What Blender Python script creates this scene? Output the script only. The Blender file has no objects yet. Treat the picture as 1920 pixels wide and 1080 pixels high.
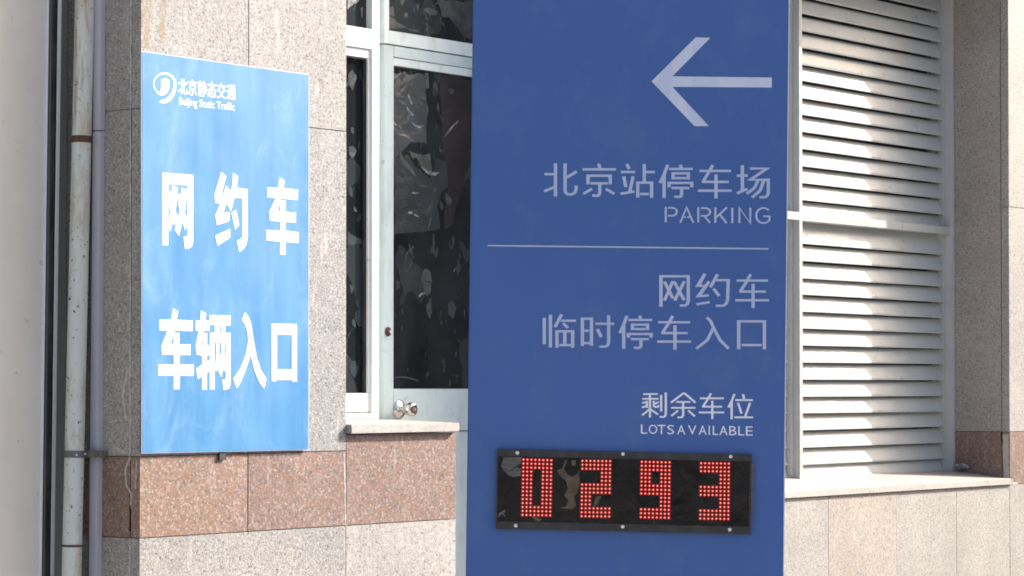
import bpy, bmesh, math, random
from mathutils import Matrix, Vector
from mathutils.geometry import tessellate_polygon
random.seed(7)
sc = bpy.context.scene
C = sc.collection

# ------------------------------------------------------------------ camera
EYE = 1.6
FPX = 5000.0
PITCH = math.radians(1.2)
HORIZ = 725.0
SH = (HORIZ - 540.0) - FPX * math.tan(PITCH)
cam = bpy.data.objects.new('camera', bpy.data.cameras.new('camera')); C.objects.link(cam)
cam.location = (0, 0, EYE)
cam.rotation_euler = (math.radians(90) + PITCH, 0, 0)
cam.data.sensor_width = 36.0
cam.data.lens = 36.0 * FPX / 1920.0
cam.data.shift_y = SH / 1920.0
cam.data.clip_end = 1000
sc.camera = cam

# ------------------------------------------------------------------ light
TH = math.atan2(5000.0, 3900.0)                 # the facade runs away to the right
D_ = Vector((math.cos(TH), math.sin(TH), 0)); N_ = Vector((math.sin(TH), -math.cos(TH), 0))
SUN = (D_ * 2.15 + N_ * 1.0 + Vector((0, 0, 1.45))).normalized()
el = math.asin(SUN.z); az = math.atan2(SUN.x, SUN.y)
w = bpy.data.worlds.new('World'); sc.world = w; w.use_nodes = True
sky = w.node_tree.nodes.new('ShaderNodeTexSky'); sky.sky_type = 'NISHITA'; sky.sun_disc = False
sky.sun_elevation = el; sky.sun_rotation = az; sky.dust_density = 6.0; sky.air_density = 0.8; sky.ozone_density = 0.4
bg = w.node_tree.nodes['Background']; bg.inputs[1].default_value = 0.097
w.node_tree.links.new(sky.outputs[0], bg.inputs[0])
sl = bpy.data.lights.new('sun', 'SUN'); sl.energy = 3.0; sl.angle = math.radians(0.6); sl.color = (1.0, 0.98, 0.945)
so = bpy.data.objects.new('sun', sl); C.objects.link(so); so.location = SUN * 30
so.rotation_euler = SUN.to_track_quat('Z', 'Y').to_euler()
sc.view_settings.view_transform = 'Standard'; sc.view_settings.look = 'None'
sc.view_settings.gamma = 1; sc.view_settings.use_curve_mapping = False
sc.view_settings.exposure = 1.75
sc.cycles.max_bounces = 8; sc.cycles.filter_width = 1.8

# ------------------------------------------------------------------ frames: real planes, measured through the lens
def ray(px, py):
    x = (px - 960) / FPX; y = (540 - py) / FPX + SH / FPX
    return Vector((x, math.cos(PITCH) - y * math.sin(PITCH), math.sin(PITCH) + y * math.cos(PITCH)))
class Frame:
    def __init__(s, M): s.M = M; s.I = M.inverted()
    def at(s, px, py, y=0.0):
        o = s.I @ Vector((0, 0, EYE)); d = s.I.to_3x3() @ ray(px, py)
        t = (y - o.y) / d.y; p = o + d * t
        return (p.x, p.z)
FAC = Frame(Matrix.Translation(((650 - 960) / FPX * 9.0, 9.0, 0)) @ Matrix.Rotation(TH, 4, 'Z'))
TOT = Frame(Matrix.Translation((0.33, 7.8, 0)) @ Matrix.Rotation(0.0122, 4, 'Y') @ Matrix.Rotation(-0.03, 4, 'Z'))
def fu(px, y=0.0, py=HORIZ): return FAC.at(px, py, y)[0]
def fz(px, py, y=0.0): return FAC.at(px, py, y)[1]

# ------------------------------------------------------------------ materials
def rgb(*c): return (c[0], c[1], c[2], 1)
class NT:
    def __init__(s, name, rough=0.6, spec=0.4, metal=0.0):
        s.m = bpy.data.materials.new(name); s.m.use_nodes = True; s.t = s.m.node_tree
        s.b = s.t.nodes['Principled BSDF']; s.out = s.t.nodes['Material Output']
        s.b.inputs['Roughness'].default_value = rough; s.b.inputs['Metallic'].default_value = metal
        s.b.inputs['Specular IOR Level'].default_value = spec
        s.co = s.n('ShaderNodeTexCoord').outputs['Object']
        s.rnd = s.n('ShaderNodeObjectInfo').outputs['Random']
    def n(s, t): return s.t.nodes.new(t)
    def L(s, a, b):
        if isinstance(a, (int, float)): b.default_value = a
        elif isinstance(a, tuple): b.default_value = a
        else: s.t.links.new(a, b)
    def vec(s, scale=(1, 1, 1), off=True):
        m = s.n('ShaderNodeMapping'); s.L(s.co, m.inputs[0]); m.inputs['Scale'].default_value = scale
        if off:
            a = s.math('MULTIPLY', s.rnd, 37.0); cx = s.n('ShaderNodeCombineXYZ')
            s.L(a, cx.inputs[0]); s.L(a, cx.inputs[1]); s.L(a, cx.inputs[2]); s.L(cx.outputs[0], m.inputs['Location'])
        return m.outputs[0]
    def noise(s, sc_, det=3, rough=0.55, scale=(1, 1, 1), off=True, dist=0.0):
        n = s.n('ShaderNodeTexNoise'); s.L(s.vec(scale, off), n.inputs['Vector'])
        n.inputs['Scale'].default_value = sc_; n.inputs['Detail'].default_value = det
        n.inputs['Roughness'].default_value = rough; n.inputs['Distortion'].default_value = dist
        return n.outputs[0]
    def cells(s, sc_, off=True, feature='F1', scale=(1, 1, 1)):
        n = s.n('ShaderNodeTexVoronoi'); s.L(s.vec(scale, off), n.inputs['Vector']); n.inputs['Scale'].default_value = sc_
        n.feature = feature
        if feature == 'DISTANCE_TO_EDGE': return n.outputs['Distance']
        sp = s.n('ShaderNodeSeparateColor'); s.L(n.outputs['Color'], sp.inputs[0]); return sp.outputs[0]
    def ramp(s, f, stops, interp='LINEAR'):
        r = s.n('ShaderNodeValToRGB'); e = r.color_ramp; e.interpolation = interp
        while len(e.elements) < len(stops): e.elements.new(0.5)
        for k, (p, c) in enumerate(stops):
            e.elements[k].position = p; e.elements[k].color = c if isinstance(c, tuple) else (c, c, c, 1)
        s.L(f, r.inputs[0]); return r.outputs[0]
    def math(s, op, a, b=0.0, cl=False):
        n = s.n('ShaderNodeMath'); n.operation = op; n.use_clamp = cl; s.L(a, n.inputs[0]); s.L(b, n.inputs[1]); return n.outputs[0]
    def mix(s, f, a, b, mode='MIX'):
        n = s.n('ShaderNodeMix'); n.data_type = 'RGBA'; n.blend_type = mode
        s.L(f, n.inputs[0]); s.L(a, n.inputs[6]); s.L(b, n.inputs[7]); return n.outputs[2]
    def color(s, c): s.L(c, s.b.inputs['Base Color'])
    def bump(s, h, dist=0.002, st=1.0):
        n = s.n('ShaderNodeBump'); n.inputs['Distance'].default_value = dist; n.inputs['Strength'].default_value = st
        s.L(h, n.inputs['Height']); s.L(n.outputs[0], s.b.inputs['Normal'])

def granite(name, dark, mid, light, warm, stain=0.25, scale=170.0):
    g = NT(name, 0.55, 0.35)
    c = g.cells(scale); n1 = g.noise(scale * 0.42, 2)
    v = g.math('ADD', g.math('MULTIPLY', c, 0.62), g.math('MULTIPLY', n1, 0.42))
    col = g.ramp(v, [(0.20, dark), (0.34, mid), (0.60, mid), (0.82, light)])
    # loose grains of another mineral
    c2 = g.cells(scale * 0.62)
    col = g.mix(g.ramp(c2, [(0.80, 0.0), (0.9, 0.65)]), col, warm)
    # slab to slab tone, broad discolouring
    col = g.mix(0.75, col, g.ramp(g.rnd, [(0.0, (0.90, 0.90, 0.91, 1)), (0.5, (0.97, 0.965, 0.955, 1)), (1.0, (1.04, 1.01, 0.97, 1))]), 'MULTIPLY')
    col = g.mix(0.6, col, g.ramp(g.noise(3.0, 4), [(0.3, 0.82), (0.7, 1.12)]), 'MULTIPLY')
    # pale drips and scuffs
    dr = g.math('MULTIPLY', g.ramp(g.noise(9.0, 4, 0.6, (3.2, 3.2, 0.55)), [(0.60, 0.0), (0.70, 1.0)]), stain)
    col = g.mix(dr, col, rgb(0.62, 0.58, 0.53))
    gr = g.math('MULTIPLY', g.ramp(g.noise(5.0, 5, 0.65, (1, 1, 0.35)), [(0.60, 0.0), (0.78, 1.0)]), 0.35)
    col = g.mix(gr, col, rgb(0.17, 0.15, 0.13))
    g.color(col)
    g.L(g.ramp(n1, [(0.3, 0.4), (0.7, 0.72)]), g.b.inputs['Roughness'])
    g.bump(g.math('ADD', n1, g.math('MULTIPLY', c, 0.5)), 0.0011, 0.6)
    return g.m

M = {}
M['grey_granite'] = granite('grey_granite', rgb(0.10, 0.095, 0.09), rgb(0.265, 0.255, 0.245), rgb(0.43, 0.415, 0.395), rgb(0.34, 0.30, 0.255), 0.32, 220.0)
M['warm_granite'] = granite('warm_granite', rgb(0.165, 0.15, 0.14), rgb(0.335, 0.315, 0.29), rgb(0.47, 0.445, 0.415), rgb(0.40, 0.33, 0.27), 0.15, 220.0)
M['peach_granite'] = granite('peach_granite', rgb(0.16, 0.135, 0.115), rgb(0.34, 0.305, 0.27), rgb(0.46, 0.425, 0.38), rgb(0.42, 0.31, 0.22), 0.12, 220.0)
M['cheek_granite'] = granite('cheek_granite', rgb(0.15, 0.135, 0.12), rgb(0.345, 0.315, 0.285), rgb(0.48, 0.45, 0.42), rgb(0.42, 0.34, 0.27), 0.12, 220.0)
M['pink_granite'] = granite('pink_granite', rgb(0.10, 0.095, 0.09), rgb(0.215, 0.140, 0.110), rgb(0.33, 0.26, 0.225), rgb(0.26, 0.125, 0.075), 0.2, 165.0)
M['sill_stone'] = granite('sill_stone', rgb(0.25, 0.235, 0.215), rgb(0.40, 0.38, 0.35), rgb(0.50, 0.475, 0.445), rgb(0.50, 0.40, 0.31), 0.15, 220.0)

g = NT('mortar', 0.95, 0.1)
g.color(g.ramp(g.noise(60, 4), [(0.3, rgb(0.12, 0.11, 0.10)), (0.7, rgb(0.20, 0.19, 0.17))])); M['mortar'] = g.m
g = NT('putty', 0.9, 0.2)
g.color(g.ramp(g.noise(90, 4), [(0.3, rgb(0.36, 0.34, 0.31)), (0.7, rgb(0.52, 0.50, 0.46))])); g.bump(g.noise(120, 3), 0.003); M['putty'] = g.m
g = NT('scuff', 0.8, 0.2); g.color(rgb(0.46, 0.41, 0.36))
tr = g.n('ShaderNodeBsdfTransparent'); mx = g.n('ShaderNodeMixShader')
g.L(g.ramp(g.noise(85, 4, 0.7), [(0.42, 0.0), (0.62, 0.75)]), mx.inputs[0]); g.L(tr.outputs[0], mx.inputs[1]); g.L(g.b.outputs[0], mx.inputs[2]); g.L(mx.outputs[0], g.out.inputs[0]); M['scuff'] = g.m
for nm, cc, mxa_ in (('ochre_stain', (0.50, 0.34, 0.16), 0.7), ('dust_stain', (0.42, 0.42, 0.42), 0.5)):
    g = NT(nm, 0.8, 0.2); g.color(rgb(*cc)); tr = g.n('ShaderNodeBsdfTransparent'); mx = g.n('ShaderNodeMixShader')
    g.L(g.ramp(g.noise(26, 6, 0.75, (1.5, 1.5, 0.5)), [(0.42, 0.0), (0.70, mxa_)]), mx.inputs[0]); g.L(tr.outputs[0], mx.inputs[1]); g.L(g.b.outputs[0], mx.inputs[2]); g.L(mx.outputs[0], g.out.inputs[0]); M[nm] = g.m
g = NT('dark_seam', 0.95, 0.1); g.color(rgb(0.03, 0.028, 0.026)); M['seam'] = g.m

def painted(name, col, rough=0.45, dirt=0.3, dirtc=(0.25, 0.23, 0.20), spec=0.4, sc_=14.0):
    g = NT(name, rough, spec)
    a = g.ramp(g.noise(sc_, 5, 0.62, (1, 1, 0.4)), [(0.48, 0.0), (0.82, 1.0)])
    c = g.mix(g.math('MULTIPLY', a, dirt), rgb(*col), rgb(*dirtc))
    sp = g.ramp(g.cells(75.0), [(0.965, 0.0), (0.985, 1.0)])
    sp = g.math('MULTIPLY', sp, g.ramp(g.noise(30, 3), [(0.55, 0.0), (0.62, 1.0)]))
    c = g.mix(g.math('MULTIPLY', sp, dirt), c, rgb(0.10, 0.09, 0.08))
    g.color(c); g.bump(g.noise(45, 3), 0.0006, 0.5)
    g.L(g.ramp(g.noise(22, 3), [(0.3, max(rough - 0.1, 0.05)), (0.7, rough + 0.12)]), g.b.inputs['Roughness'])
    return g.m
M['white_frame'] = painted('white_frame', (0.74, 0.76, 0.74), 0.38, 0.35)
M['door_paint'] = painted('door_paint', (0.62, 0.735, 0.715), 0.35, 0.35)
M['pale_frame'] = painted('pale_frame', (0.76, 0.84, 0.82), 0.35, 0.45)
M['louvre_paint'] = painted('louvre_paint', (0.465, 0.475, 0.455), 0.36, 0.28, (0.30, 0.295, 0.28), 0.5, 9.0)
M['frame_grey'] = painted('frame_grey', (0.50, 0.50, 0.49), 0.4, 0.3)
M['panel_white'] = painted('panel_white', (0.63, 0.60, 0.54), 0.55, 0.3, (0.45, 0.41, 0.36), 0.3, 6.0)
M['panel_edge'] = painted('panel_edge', (0.74, 0.74, 0.76), 0.4, 0.2)
M['bright_edge'] = painted('bright_edge', (0.85, 0.85, 0.85), 0.3, 0.1)
M['recess_wall'] = painted('recess_wall', (0.34, 0.335, 0.31), 0.8, 0.5, (0.2, 0.195, 0.18), 0.2, 8.0)
M['rubber'] = painted('dark_rubber', (0.035, 0.037, 0.042), 0.6, 0.3)
M['trunking'] = painted('trunking', (0.46, 0.455, 0.495), 0.35, 0.12, (0.3, 0.3, 0.3), 0.4)
M['strap'] = painted('strap_steel', (0.13, 0.135, 0.135), 0.55, 0.6, (0.25, 0.14, 0.09))
M['black_plastic'] = painted('black_plastic', (0.024, 0.023, 0.025), 0.45, 0.4, (0.12, 0.115, 0.11), 0.5, 30.0)
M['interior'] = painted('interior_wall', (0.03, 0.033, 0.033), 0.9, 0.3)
M['added_building_wall'] = painted('added_building_wall', (0.15, 0.165, 0.16), 0.8, 0.4)
M['navy'] = painted('navy_cloth', (0.02, 0.035, 0.09), 0.9, 0.1)
M['brown'] = painted('brown_wood', (0.09, 0.055, 0.045), 0.7, 0.3)
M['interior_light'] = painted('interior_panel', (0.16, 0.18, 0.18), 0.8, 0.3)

# the drain pipe: chalky white paint, rust runs and black flecks
g = NT('pipe_paint', 0.5, 0.35)
c = g.mix(g.ramp(g.noise(10, 5, 0.65, (2.2, 2.2, 0.5)), [(0.50, 0.0), (0.66, 1.0)]), rgb(0.60, 0.63, 0.58), rgb(0.50, 0.44, 0.33))
hz = g.n('ShaderNodeSeparateXYZ'); g.L(g.co, hz.inputs[0])
up = g.ramp(g.math('DIVIDE', hz.outputs[2], 4.0), [(0.48, 0.0), (0.60, 1.0)])
rs = g.math('MULTIPLY', g.ramp(g.noise(16, 6, 0.7, (2.6, 2.6, 0.35)), [(0.50, 0.0), (0.63, 0.8)]), up)
c = g.mix(rs, c, rgb(0.33, 0.20, 0.11))
fl = g.math('MULTIPLY', g.ramp(g.noise(70, 4, 0.6), [(0.63, 0.0), (0.66, 1.0)]), g.ramp(g.noise(6, 3), [(0.42, 0.0), (0.55, 1.0)]))
c = g.mix(fl, c, rgb(0.09, 0.08, 0.07)); g.color(c); g.bump(g.noise(60, 4), 0.001, 0.7); M['pipe'] = g.m
g = NT('rust', 0.85, 0.2)
g.color(g.ramp(g.noise(50, 4), [(0.3, rgb(0.07, 0.04, 0.032)), (0.7, rgb(0.15, 0.085, 0.065))])); g.bump(g.noise(90, 3), 0.002); M['rust'] = g.m

# blue printed board (weathered, thin wiped streaks) and its lettering
g = NT('board_blue', 0.42, 0.55)
st = g.ramp(g.noise(7, 5, 0.6, (2.4, 2.4, 0.28)), [(0.35, 0.0), (0.7, 1.0)])
c = g.mix(st, rgb(0.040, 0.178, 0.375), rgb(0.070, 0.232, 0.43))
sm = g.math('MULTIPLY', g.ramp(g.noise(4.5, 6, 0.7, (1.2, 1.2, 0.7), dist=1.2), [(0.52, 0.0), (0.72, 1.0)]), 0.30)
c = g.mix(sm, c, rgb(0.26, 0.42, 0.56))
dk = g.math('MULTIPLY', g.ramp(g.noise(38, 3, 0.6, (1.0, 1.0, 0.45)), [(0.70, 0.0), (0.76, 1.0)]), 0.5)
c = g.mix(dk, c, rgb(0.06, 0.20, 0.38)); g.color(c)
g.L(g.ramp(g.noise(5, 4), [(0.3, 0.36), (0.7, 0.52)]), g.b.inputs['Roughness'])
g.bump(g.noise(2.2, 3), 0.004, 0.5); M['board_blue'] = g.m
M['board_white'] = painted('board_white', (0.80, 0.80, 0.80), 0.4, 0.05)
M['board_rim'] = painted('board_rim', (0.55, 0.56, 0.72), 0.35, 0.1)
# totem
g = NT('totem_blue', 0.42, 0.4)
c = g.ramp(g.noise(1.6, 4, 0.5), [(0.3, rgb(0.047, 0.117, 0.345)), (0.7, rgb(0.056, 0.131, 0.375))])
c = g.mix(g.math('MULTIPLY', g.ramp(g.noise(7, 6, 0.7, (1, 1, 0.6)), [(0.52, 0.0), (0.75, 1.0)]), 0.17), c, rgb(0.22, 0.25, 0.34)); g.color(c)
g.bump(g.noise(3.5, 3), 0.002, 0.35); M['totem_blue'] = g.m
g = NT('acrylic', 0.3, 0.45)
c = g.ramp(g.noise(7, 3, 0.5, (1.6, 1, 0.6)), [(0.35, rgb(0.42, 0.50, 0.70)), (0.65, rgb(0.52, 0.55, 0.72))]); g.color(c); M['acrylic'] = g.m
g = NT('arrow_film', 0.3, 0.45)
c = g.ramp(g.cells(11.0, scale=(2.2, 1, 0.5)), [(0.0, rgb(0.52, 0.58, 0.76)), (0.5, rgb(0.60, 0.65, 0.79)), (1.0, rgb(0.64, 0.63, 0.75))]); g.color(c); M['arrow_film'] = g.m
M['vinyl'] = painted('white_vinyl', (0.80, 0.81, 0.88), 0.4, 0.05)
g = NT('display_screen', 0.16, 0.28)
c = g.ramp(g.noise(9, 4, 0.6), [(0.4, rgb(0.005, 0.005, 0.006)), (0.75, rgb(0.016, 0.011, 0.010))])
scr = g.math('MULTIPLY', g.ramp(g.noise(40, 5, 0.7, (3, 1, 0.3)), [(0.62, 0.0), (0.72, 1.0)]), 0.25)
c = g.mix(scr, c, rgb(0.16, 0.15, 0.14)); g.color(c)
g.L(g.ramp(g.noise(20, 4), [(0.4, 0.12), (0.7, 0.4)]), g.b.inputs['Roughness']); g.bump(g.noise(6, 3, 0.5, dist=1.0), 0.006, 0.5); M['screen'] = g.m
g = NT('film_and_reflection_patch', 0.35, 0.5); g.color(g.ramp(g.noise(60, 3, 0.6, (0.3, 1, 5)), [(0.35, rgb(0.055, 0.052, 0.048)), (0.65, rgb(0.13, 0.125, 0.115))])); M['film'] = g.m
g = NT('tan_reflection', 0.5, 0.4); g.color(g.ramp(g.noise(25, 4), [(0.35, rgb(0.055, 0.04, 0.028)), (0.65, rgb(0.12, 0.09, 0.06))])); M['tan'] = g.m  # colour of a reflection painted on the display cover
def emit(name, col, s):
    m = bpy.data.materials.new(name); m.use_nodes = True; b = m.node_tree.nodes['Principled BSDF']
    b.inputs['Base Color'].default_value = (col[0] * 0.2, col[1] * 0.2, col[2] * 0.2, 1)
    b.inputs['Emission Color'].default_value = rgb(*col); b.inputs['Emission Strength'].default_value = s; return m
M['led_core'] = emit('led_core', (1.0, 0.46, 0.34), 0.45)
M['led_lens'] = emit('led_lens', (1.0, 0.006, 0.006), 0.12)
g = NT('chrome', 0.14, 0.5, 1.0); g.color(g.ramp(g.noise(30, 4), [(0.4, rgb(0.75, 0.73, 0.71)), (0.7, rgb(0.55, 0.50, 0.46))])); M['chrome'] = g.m
g = NT('screw_metal', 0.35, 0.5, 0.6); g.color(rgb(0.7, 0.7, 0.72)); M['screw'] = g.m
g = NT('ground_paving', 0.85, 0.2)
c = g.ramp(g.noise(3, 6), [(0.3, rgb(0.20, 0.19, 0.18)), (0.7, rgb(0.30, 0.29, 0.27))]); g.color(c); g.bump(g.noise(60, 4), 0.004); M['ground'] = g.m
g = NT('crinkled_plastic', 0.12, 0.6); g.color(rgb(0.6, 0.6, 0.62)); g.b.inputs['Transmission Weight'].default_value = 0.45; M['plastic'] = g.m
g = NT('flake', 0.4, 0.4)
g.color(g.ramp(g.noise(30, 3), [(0.3, rgb(0.032, 0.036, 0.037)), (0.7, rgb(0.085, 0.093, 0.093))])); M['flake'] = g.m
for nm, cc in (('reflection_dark', (0.058, 0.070, 0.075)), ('film_reflection_mid', (0.036, 0.045, 0.048)), ('reflection_brown', (0.034, 0.030, 0.030))):  # tones of painted door glass reflections; mid also serves the sash film flakes
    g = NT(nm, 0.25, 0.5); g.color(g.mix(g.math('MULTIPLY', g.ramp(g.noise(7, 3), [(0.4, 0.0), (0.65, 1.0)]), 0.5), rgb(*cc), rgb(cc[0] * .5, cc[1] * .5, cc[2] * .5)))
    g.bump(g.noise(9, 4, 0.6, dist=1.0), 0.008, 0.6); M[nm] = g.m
g = NT('bright_flake', 0.3, 0.5); g.color(g.ramp(g.noise(55, 4), [(0.35, rgb(0.07, 0.075, 0.075)), (0.62, rgb(0.30, 0.32, 0.32))])); M['bright_flake'] = g.m

def filmed_glass(name, seed, lo, patch=0.55):
    """window glass under an old dark film with bubbles and torn places"""
    g = NT(name, 0.08, 0.5)
    off = g.vec((1, 1, 1), False)
    mp = g.n('ShaderNodeMapping'); g.L(g.co, mp.inputs[0]); mp.inputs['Location'].default_value = (seed, seed * 1.7, seed * 0.6)
    def nz(s_, d=4, r=0.6, dist=0.0, sca=(1, 1, 1)):
        m2 = g.n('ShaderNodeMapping'); g.L(mp.outputs[0], m2.inputs[0]); m2.inputs['Scale'].default_value = sca
        n = g.n('ShaderNodeTexNoise'); g.L(m2.outputs[0], n.inputs['Vector']); n.inputs['Scale'].default_value = s_
        n.inputs['Detail'].default_value = d; n.inputs['Roughness'].default_value = r; n.inputs['Distortion'].default_value = dist; return n.outputs[0]
    base = g.ramp(nz(3.0, 3, 0.5, 0.6), [(0.35, rgb(0.018, 0.020, 0.021)), (0.65, rgb(*lo))])
    p1 = g.ramp(nz(6.0, 2, 0.4, 0.5, (1, 1, 0.7)), [(patch, 0.0), (patch + 0.015, 1.0)])
    c = g.mix(g.math('MULTIPLY', p1, 0.4), base, rgb(0.045, 0.05, 0.05))
    sp = g.ramp(nz(26, 3, 0.5, 0.2, (1, 1, 0.5)), [(0.66, 0.0), (0.69, 1.0)])
    c = g.mix(g.math('MULTIPLY', sp, 0.6), c, rgb(0.07, 0.077, 0.077))
    # thin crinkles where the film has lifted
    d_ = g.math('ABSOLUTE', g.math('SUBTRACT', nz(5.0, 3, 0.5, 1.2, (1.3, 1, 0.6)), 0.47))
    cr = g.math('MULTIPLY', g.ramp(d_, [(0.0, 1.0), (0.006, 0.0)]), g.ramp(nz(9, 2), [(0.5, 0.0), (0.62, 1.0)]))
    c = g.mix(g.math('MULTIPLY', cr, 0.8), c, rgb(0.22, 0.235, 0.235))
    g.color(c)
    # partly see-through
    tr = g.n('ShaderNodeBsdfTransparent'); tr.inputs[0].default_value = rgb(0.2, 0.22, 0.22)
    mx = g.n('ShaderNodeMixShader')
    msk = g.math('MAXIMUM', g.math('MAXIMUM', p1, sp), cr)
    g.L(g.math('ADD', 0.62, g.math('MULTIPLY', msk, 0.38)), mx.inputs[0])
    g.L(tr.outputs[0], mx.inputs[1]); g.L(g.b.outputs[0], mx.inputs[2]); g.L(mx.outputs[0], g.out.inputs[0])
    g.bump(nz(4.0, 4, 0.6, 0.8), 0.01, 0.25)
    return g.m
M['glass_a'] = filmed_glass('filmed_glass', 3.1, (0.056, 0.064, 0.067), 0.62)
M['glass_b'] = filmed_glass('filmed_glass_narrow', 8.4, (0.022, 0.024, 0.024), 0.60)
M['glass_c'] = filmed_glass('peeled_glass', 5.7, (0.06, 0.07, 0.068), 0.50)

# ------------------------------------------------------------------ object helpers
def tag(o, label=None, cat=None, group=None, kind=None):
    for k, v in (('label', label), ('category', cat), ('group', group), ('kind', kind)):
        if v: o[k] = v
    return o
def link(o, parent=None):
    C.objects.link(o)
    if parent: o.parent = parent
    return o
class MB:
    """collects geometry given in the coordinates of a frame"""
    def __init__(s, off=(0, 0, 0)): s.v = []; s.f = []; s.off = Vector(off)
    def add(s, vs, fs):
        k = len(s.v); s.v += [Vector(p) - s.off for p in vs]; s.f += [tuple(i + k for i in f) for f in fs]
    def box(s, x0, x1, y0, y1, z0, z1):
        s.add([(x0, y0, z0), (x1, y0, z0), (x1, y1, z0), (x0, y1, z0), (x0, y0, z1), (x1, y0, z1), (x1, y1, z1), (x0, y1, z1)],
              [(0, 3, 2, 1), (4, 5, 6, 7), (0, 1, 5, 4), (1, 2, 6, 5), (2, 3, 7, 6), (3, 0, 4, 7)])
    def hexa(s, p8): s.add(p8, [(0, 3, 2, 1), (4, 5, 6, 7), (0, 1, 5, 4), (1, 2, 6, 5), (2, 3, 7, 6), (3, 0, 4, 7)])
    def plate(s, pts, y0, y1, side=True):
        """polygon in (x, z) given a thickness; y0 is the face that looks out"""
        a = sum(p[0] * q[1] - q[0] * p[1] for p, q in zip(pts, pts[1:] + pts[:1]))
        if a < 0: pts = pts[::-1]
        n = len(pts); tri = tessellate_polygon([[Vector((p[0], p[1], 0)) for p in pts]])
        fs = []
        for t in tri:
            A, B, Cc = (pts[i] for i in t)
            cr = (B[0] - A[0]) * (Cc[1] - A[1]) - (B[1] - A[1]) * (Cc[0] - A[0])
            t = tuple(t) if cr > 0 else tuple(reversed(t))
            fs.append(t); fs.append(tuple(i + n for i in reversed(t)))
        if side: fs += [(i + n, (i + 1) % n + n, (i + 1) % n, i) for i in range(n)]
        s.add([(p[0], y0, p[1]) for p in pts] + [(p[0], y1, p[1]) for p in pts], fs)
    def prism_x(s, prof, x0, x1):
        """profile in (y, z) swept along x"""
        n = len(prof)
        s.add([(x0, p[0], p[1]) for p in prof] + [(x1, p[0], p[1]) for p in prof],
              [tuple(range(n))[::-1], tuple(range(n, 2 * n))] + [(i, (i + 1) % n, (i + 1) % n + n, i + n) for i in range(n)])
    def tube(s, p, q, r, seg=20, r2=None, caps=True):
        p = Vector(p); q = Vector(q); ax = (q - p).normalized(); a = ax.orthogonal().normalized(); b = ax.cross(a)
        r2 = r if r2 is None else r2
        vs = [p + (a * math.cos(t) + b * math.sin(t)) * r for t in [2 * math.pi * i / seg for i in range(seg)]]
        vs += [q + (a * math.cos(t) + b * math.sin(t)) * r2 for t in [2 * math.pi * i / seg for i in range(seg)]]
        fs = [(i, (i + 1) % seg, (i + 1) % seg + seg, i + seg) for i in range(seg)]
        if caps: fs += [tuple(range(seg))[::-1], tuple(range(seg, 2 * seg))]
        s.add(vs, fs)
    def lathe(s, p, ax, prof, seg=32):
        p = Vector(p); ax = Vector(ax).normalized(); a = ax.orthogonal().normalized(); b = ax.cross(a); vs = []; fs = []
        for h, r in prof:
            vs += [p + ax * h + (a * math.cos(t) + b * math.sin(t)) * r for t in [2 * math.pi * i / seg for i in range(seg)]]
        for j in range(len(prof) - 1):
            fs += [(j * seg + i, j * seg + (i + 1) % seg, (j + 1) * seg + (i + 1) % seg, (j + 1) * seg + i) for i in range(seg)]
        fs += [tuple(range(seg))[::-1], tuple(range((len(prof) - 1) * seg, len(prof) * seg))]
        s.add(vs, fs)
    def build(s, name, mat, parent=None, smooth=False, bevel=0.0):
        me = bpy.data.meshes.new(name); me.from_pydata([tuple(v) for v in s.v], [], s.f)
        bm = bmesh.new(); bm.from_mesh(me)
        bmesh.ops.recalc_face_normals(bm, faces=bm.faces)
        if bevel:
            bmesh.ops.bevel(bm, geom=[e for e in bm.edges if e.calc_face_angle(0) > 0.5], offset=bevel, segments=2, affect='EDGES', clamp_overlap=True)
        if smooth:
            for f in bm.faces: f.smooth = True
            for e in bm.edges:
                if e.calc_face_angle(0) > 0.7: e.smooth = False
        bm.to_mesh(me); bm.free()
        me.materials.append(M[mat]); o = bpy.data.objects.new(name, me); return link(o, parent)
def thing(name, label, cat, frame, base, group=None, rot=None):
    o = bpy.data.objects.new(name, None); o.empty_display_size = 0.1
    mw = frame.M @ Matrix.Translation(base)
    if rot: mw = mw @ rot
    o.matrix_world = mw; link(o); return tag(o, label, cat, group)

# ------------------------------------------------------------------ the ground
gm = MB(); gm.add([(-150, -60, 0), (150, -60, 0), (150, 200, 0), (-150, 200, 0)], [(0, 1, 2, 3)])
tag(gm.build('ground', 'ground'), kind='structure')

# ------------------------------------------------------------------ an unseen building, added for the glass to mirror
OPP = Frame(Matrix.Translation((14.5, 12.0, 0)) @ Matrix.Rotation(math.radians(-75), 4, 'Z'))
ob = thing('added_building', 'unseen low dark grey building, added so the glass has something dark to reflect', 'building', OPP, (0, 0, 0))
m = MB(); m.box(-14, 14, 0.25, 5, 0, 5.6); m.build('wall', 'added_building_wall', ob)
m = MB(); m.box(-14.2, 14.2, 0.0, 5.2, 5.6, 5.85); m.build('added_building_parapet', 'frame_grey', ob)
for i in range(12):
    for zz in (0.9, 3.3):
        m = MB(); x = -12.6 + i * 2.3; m.box(x, x + 1.3, 0.20, 0.249, zz, zz + 1.5); f_ = m.build('window', 'navy', ob)  # windows of the added building
        m = MB(); m.box(x - 0.06, x, 0.17, 0.249, zz - 0.06, zz + 1.56); m.box(x + 1.3, x + 1.36, 0.17, 0.249, zz - 0.06, zz + 1.56); m.box(x, x + 1.3, 0.17, 0.249, zz + 1.5, zz + 1.56); m.box(x, x + 1.3, 0.17, 0.249, zz - 0.06, zz); m.box(x + 0.62, x + 0.67, 0.17, 0.199, zz, zz + 1.5)
        m.build('frame', 'interior_light', f_)
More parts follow.
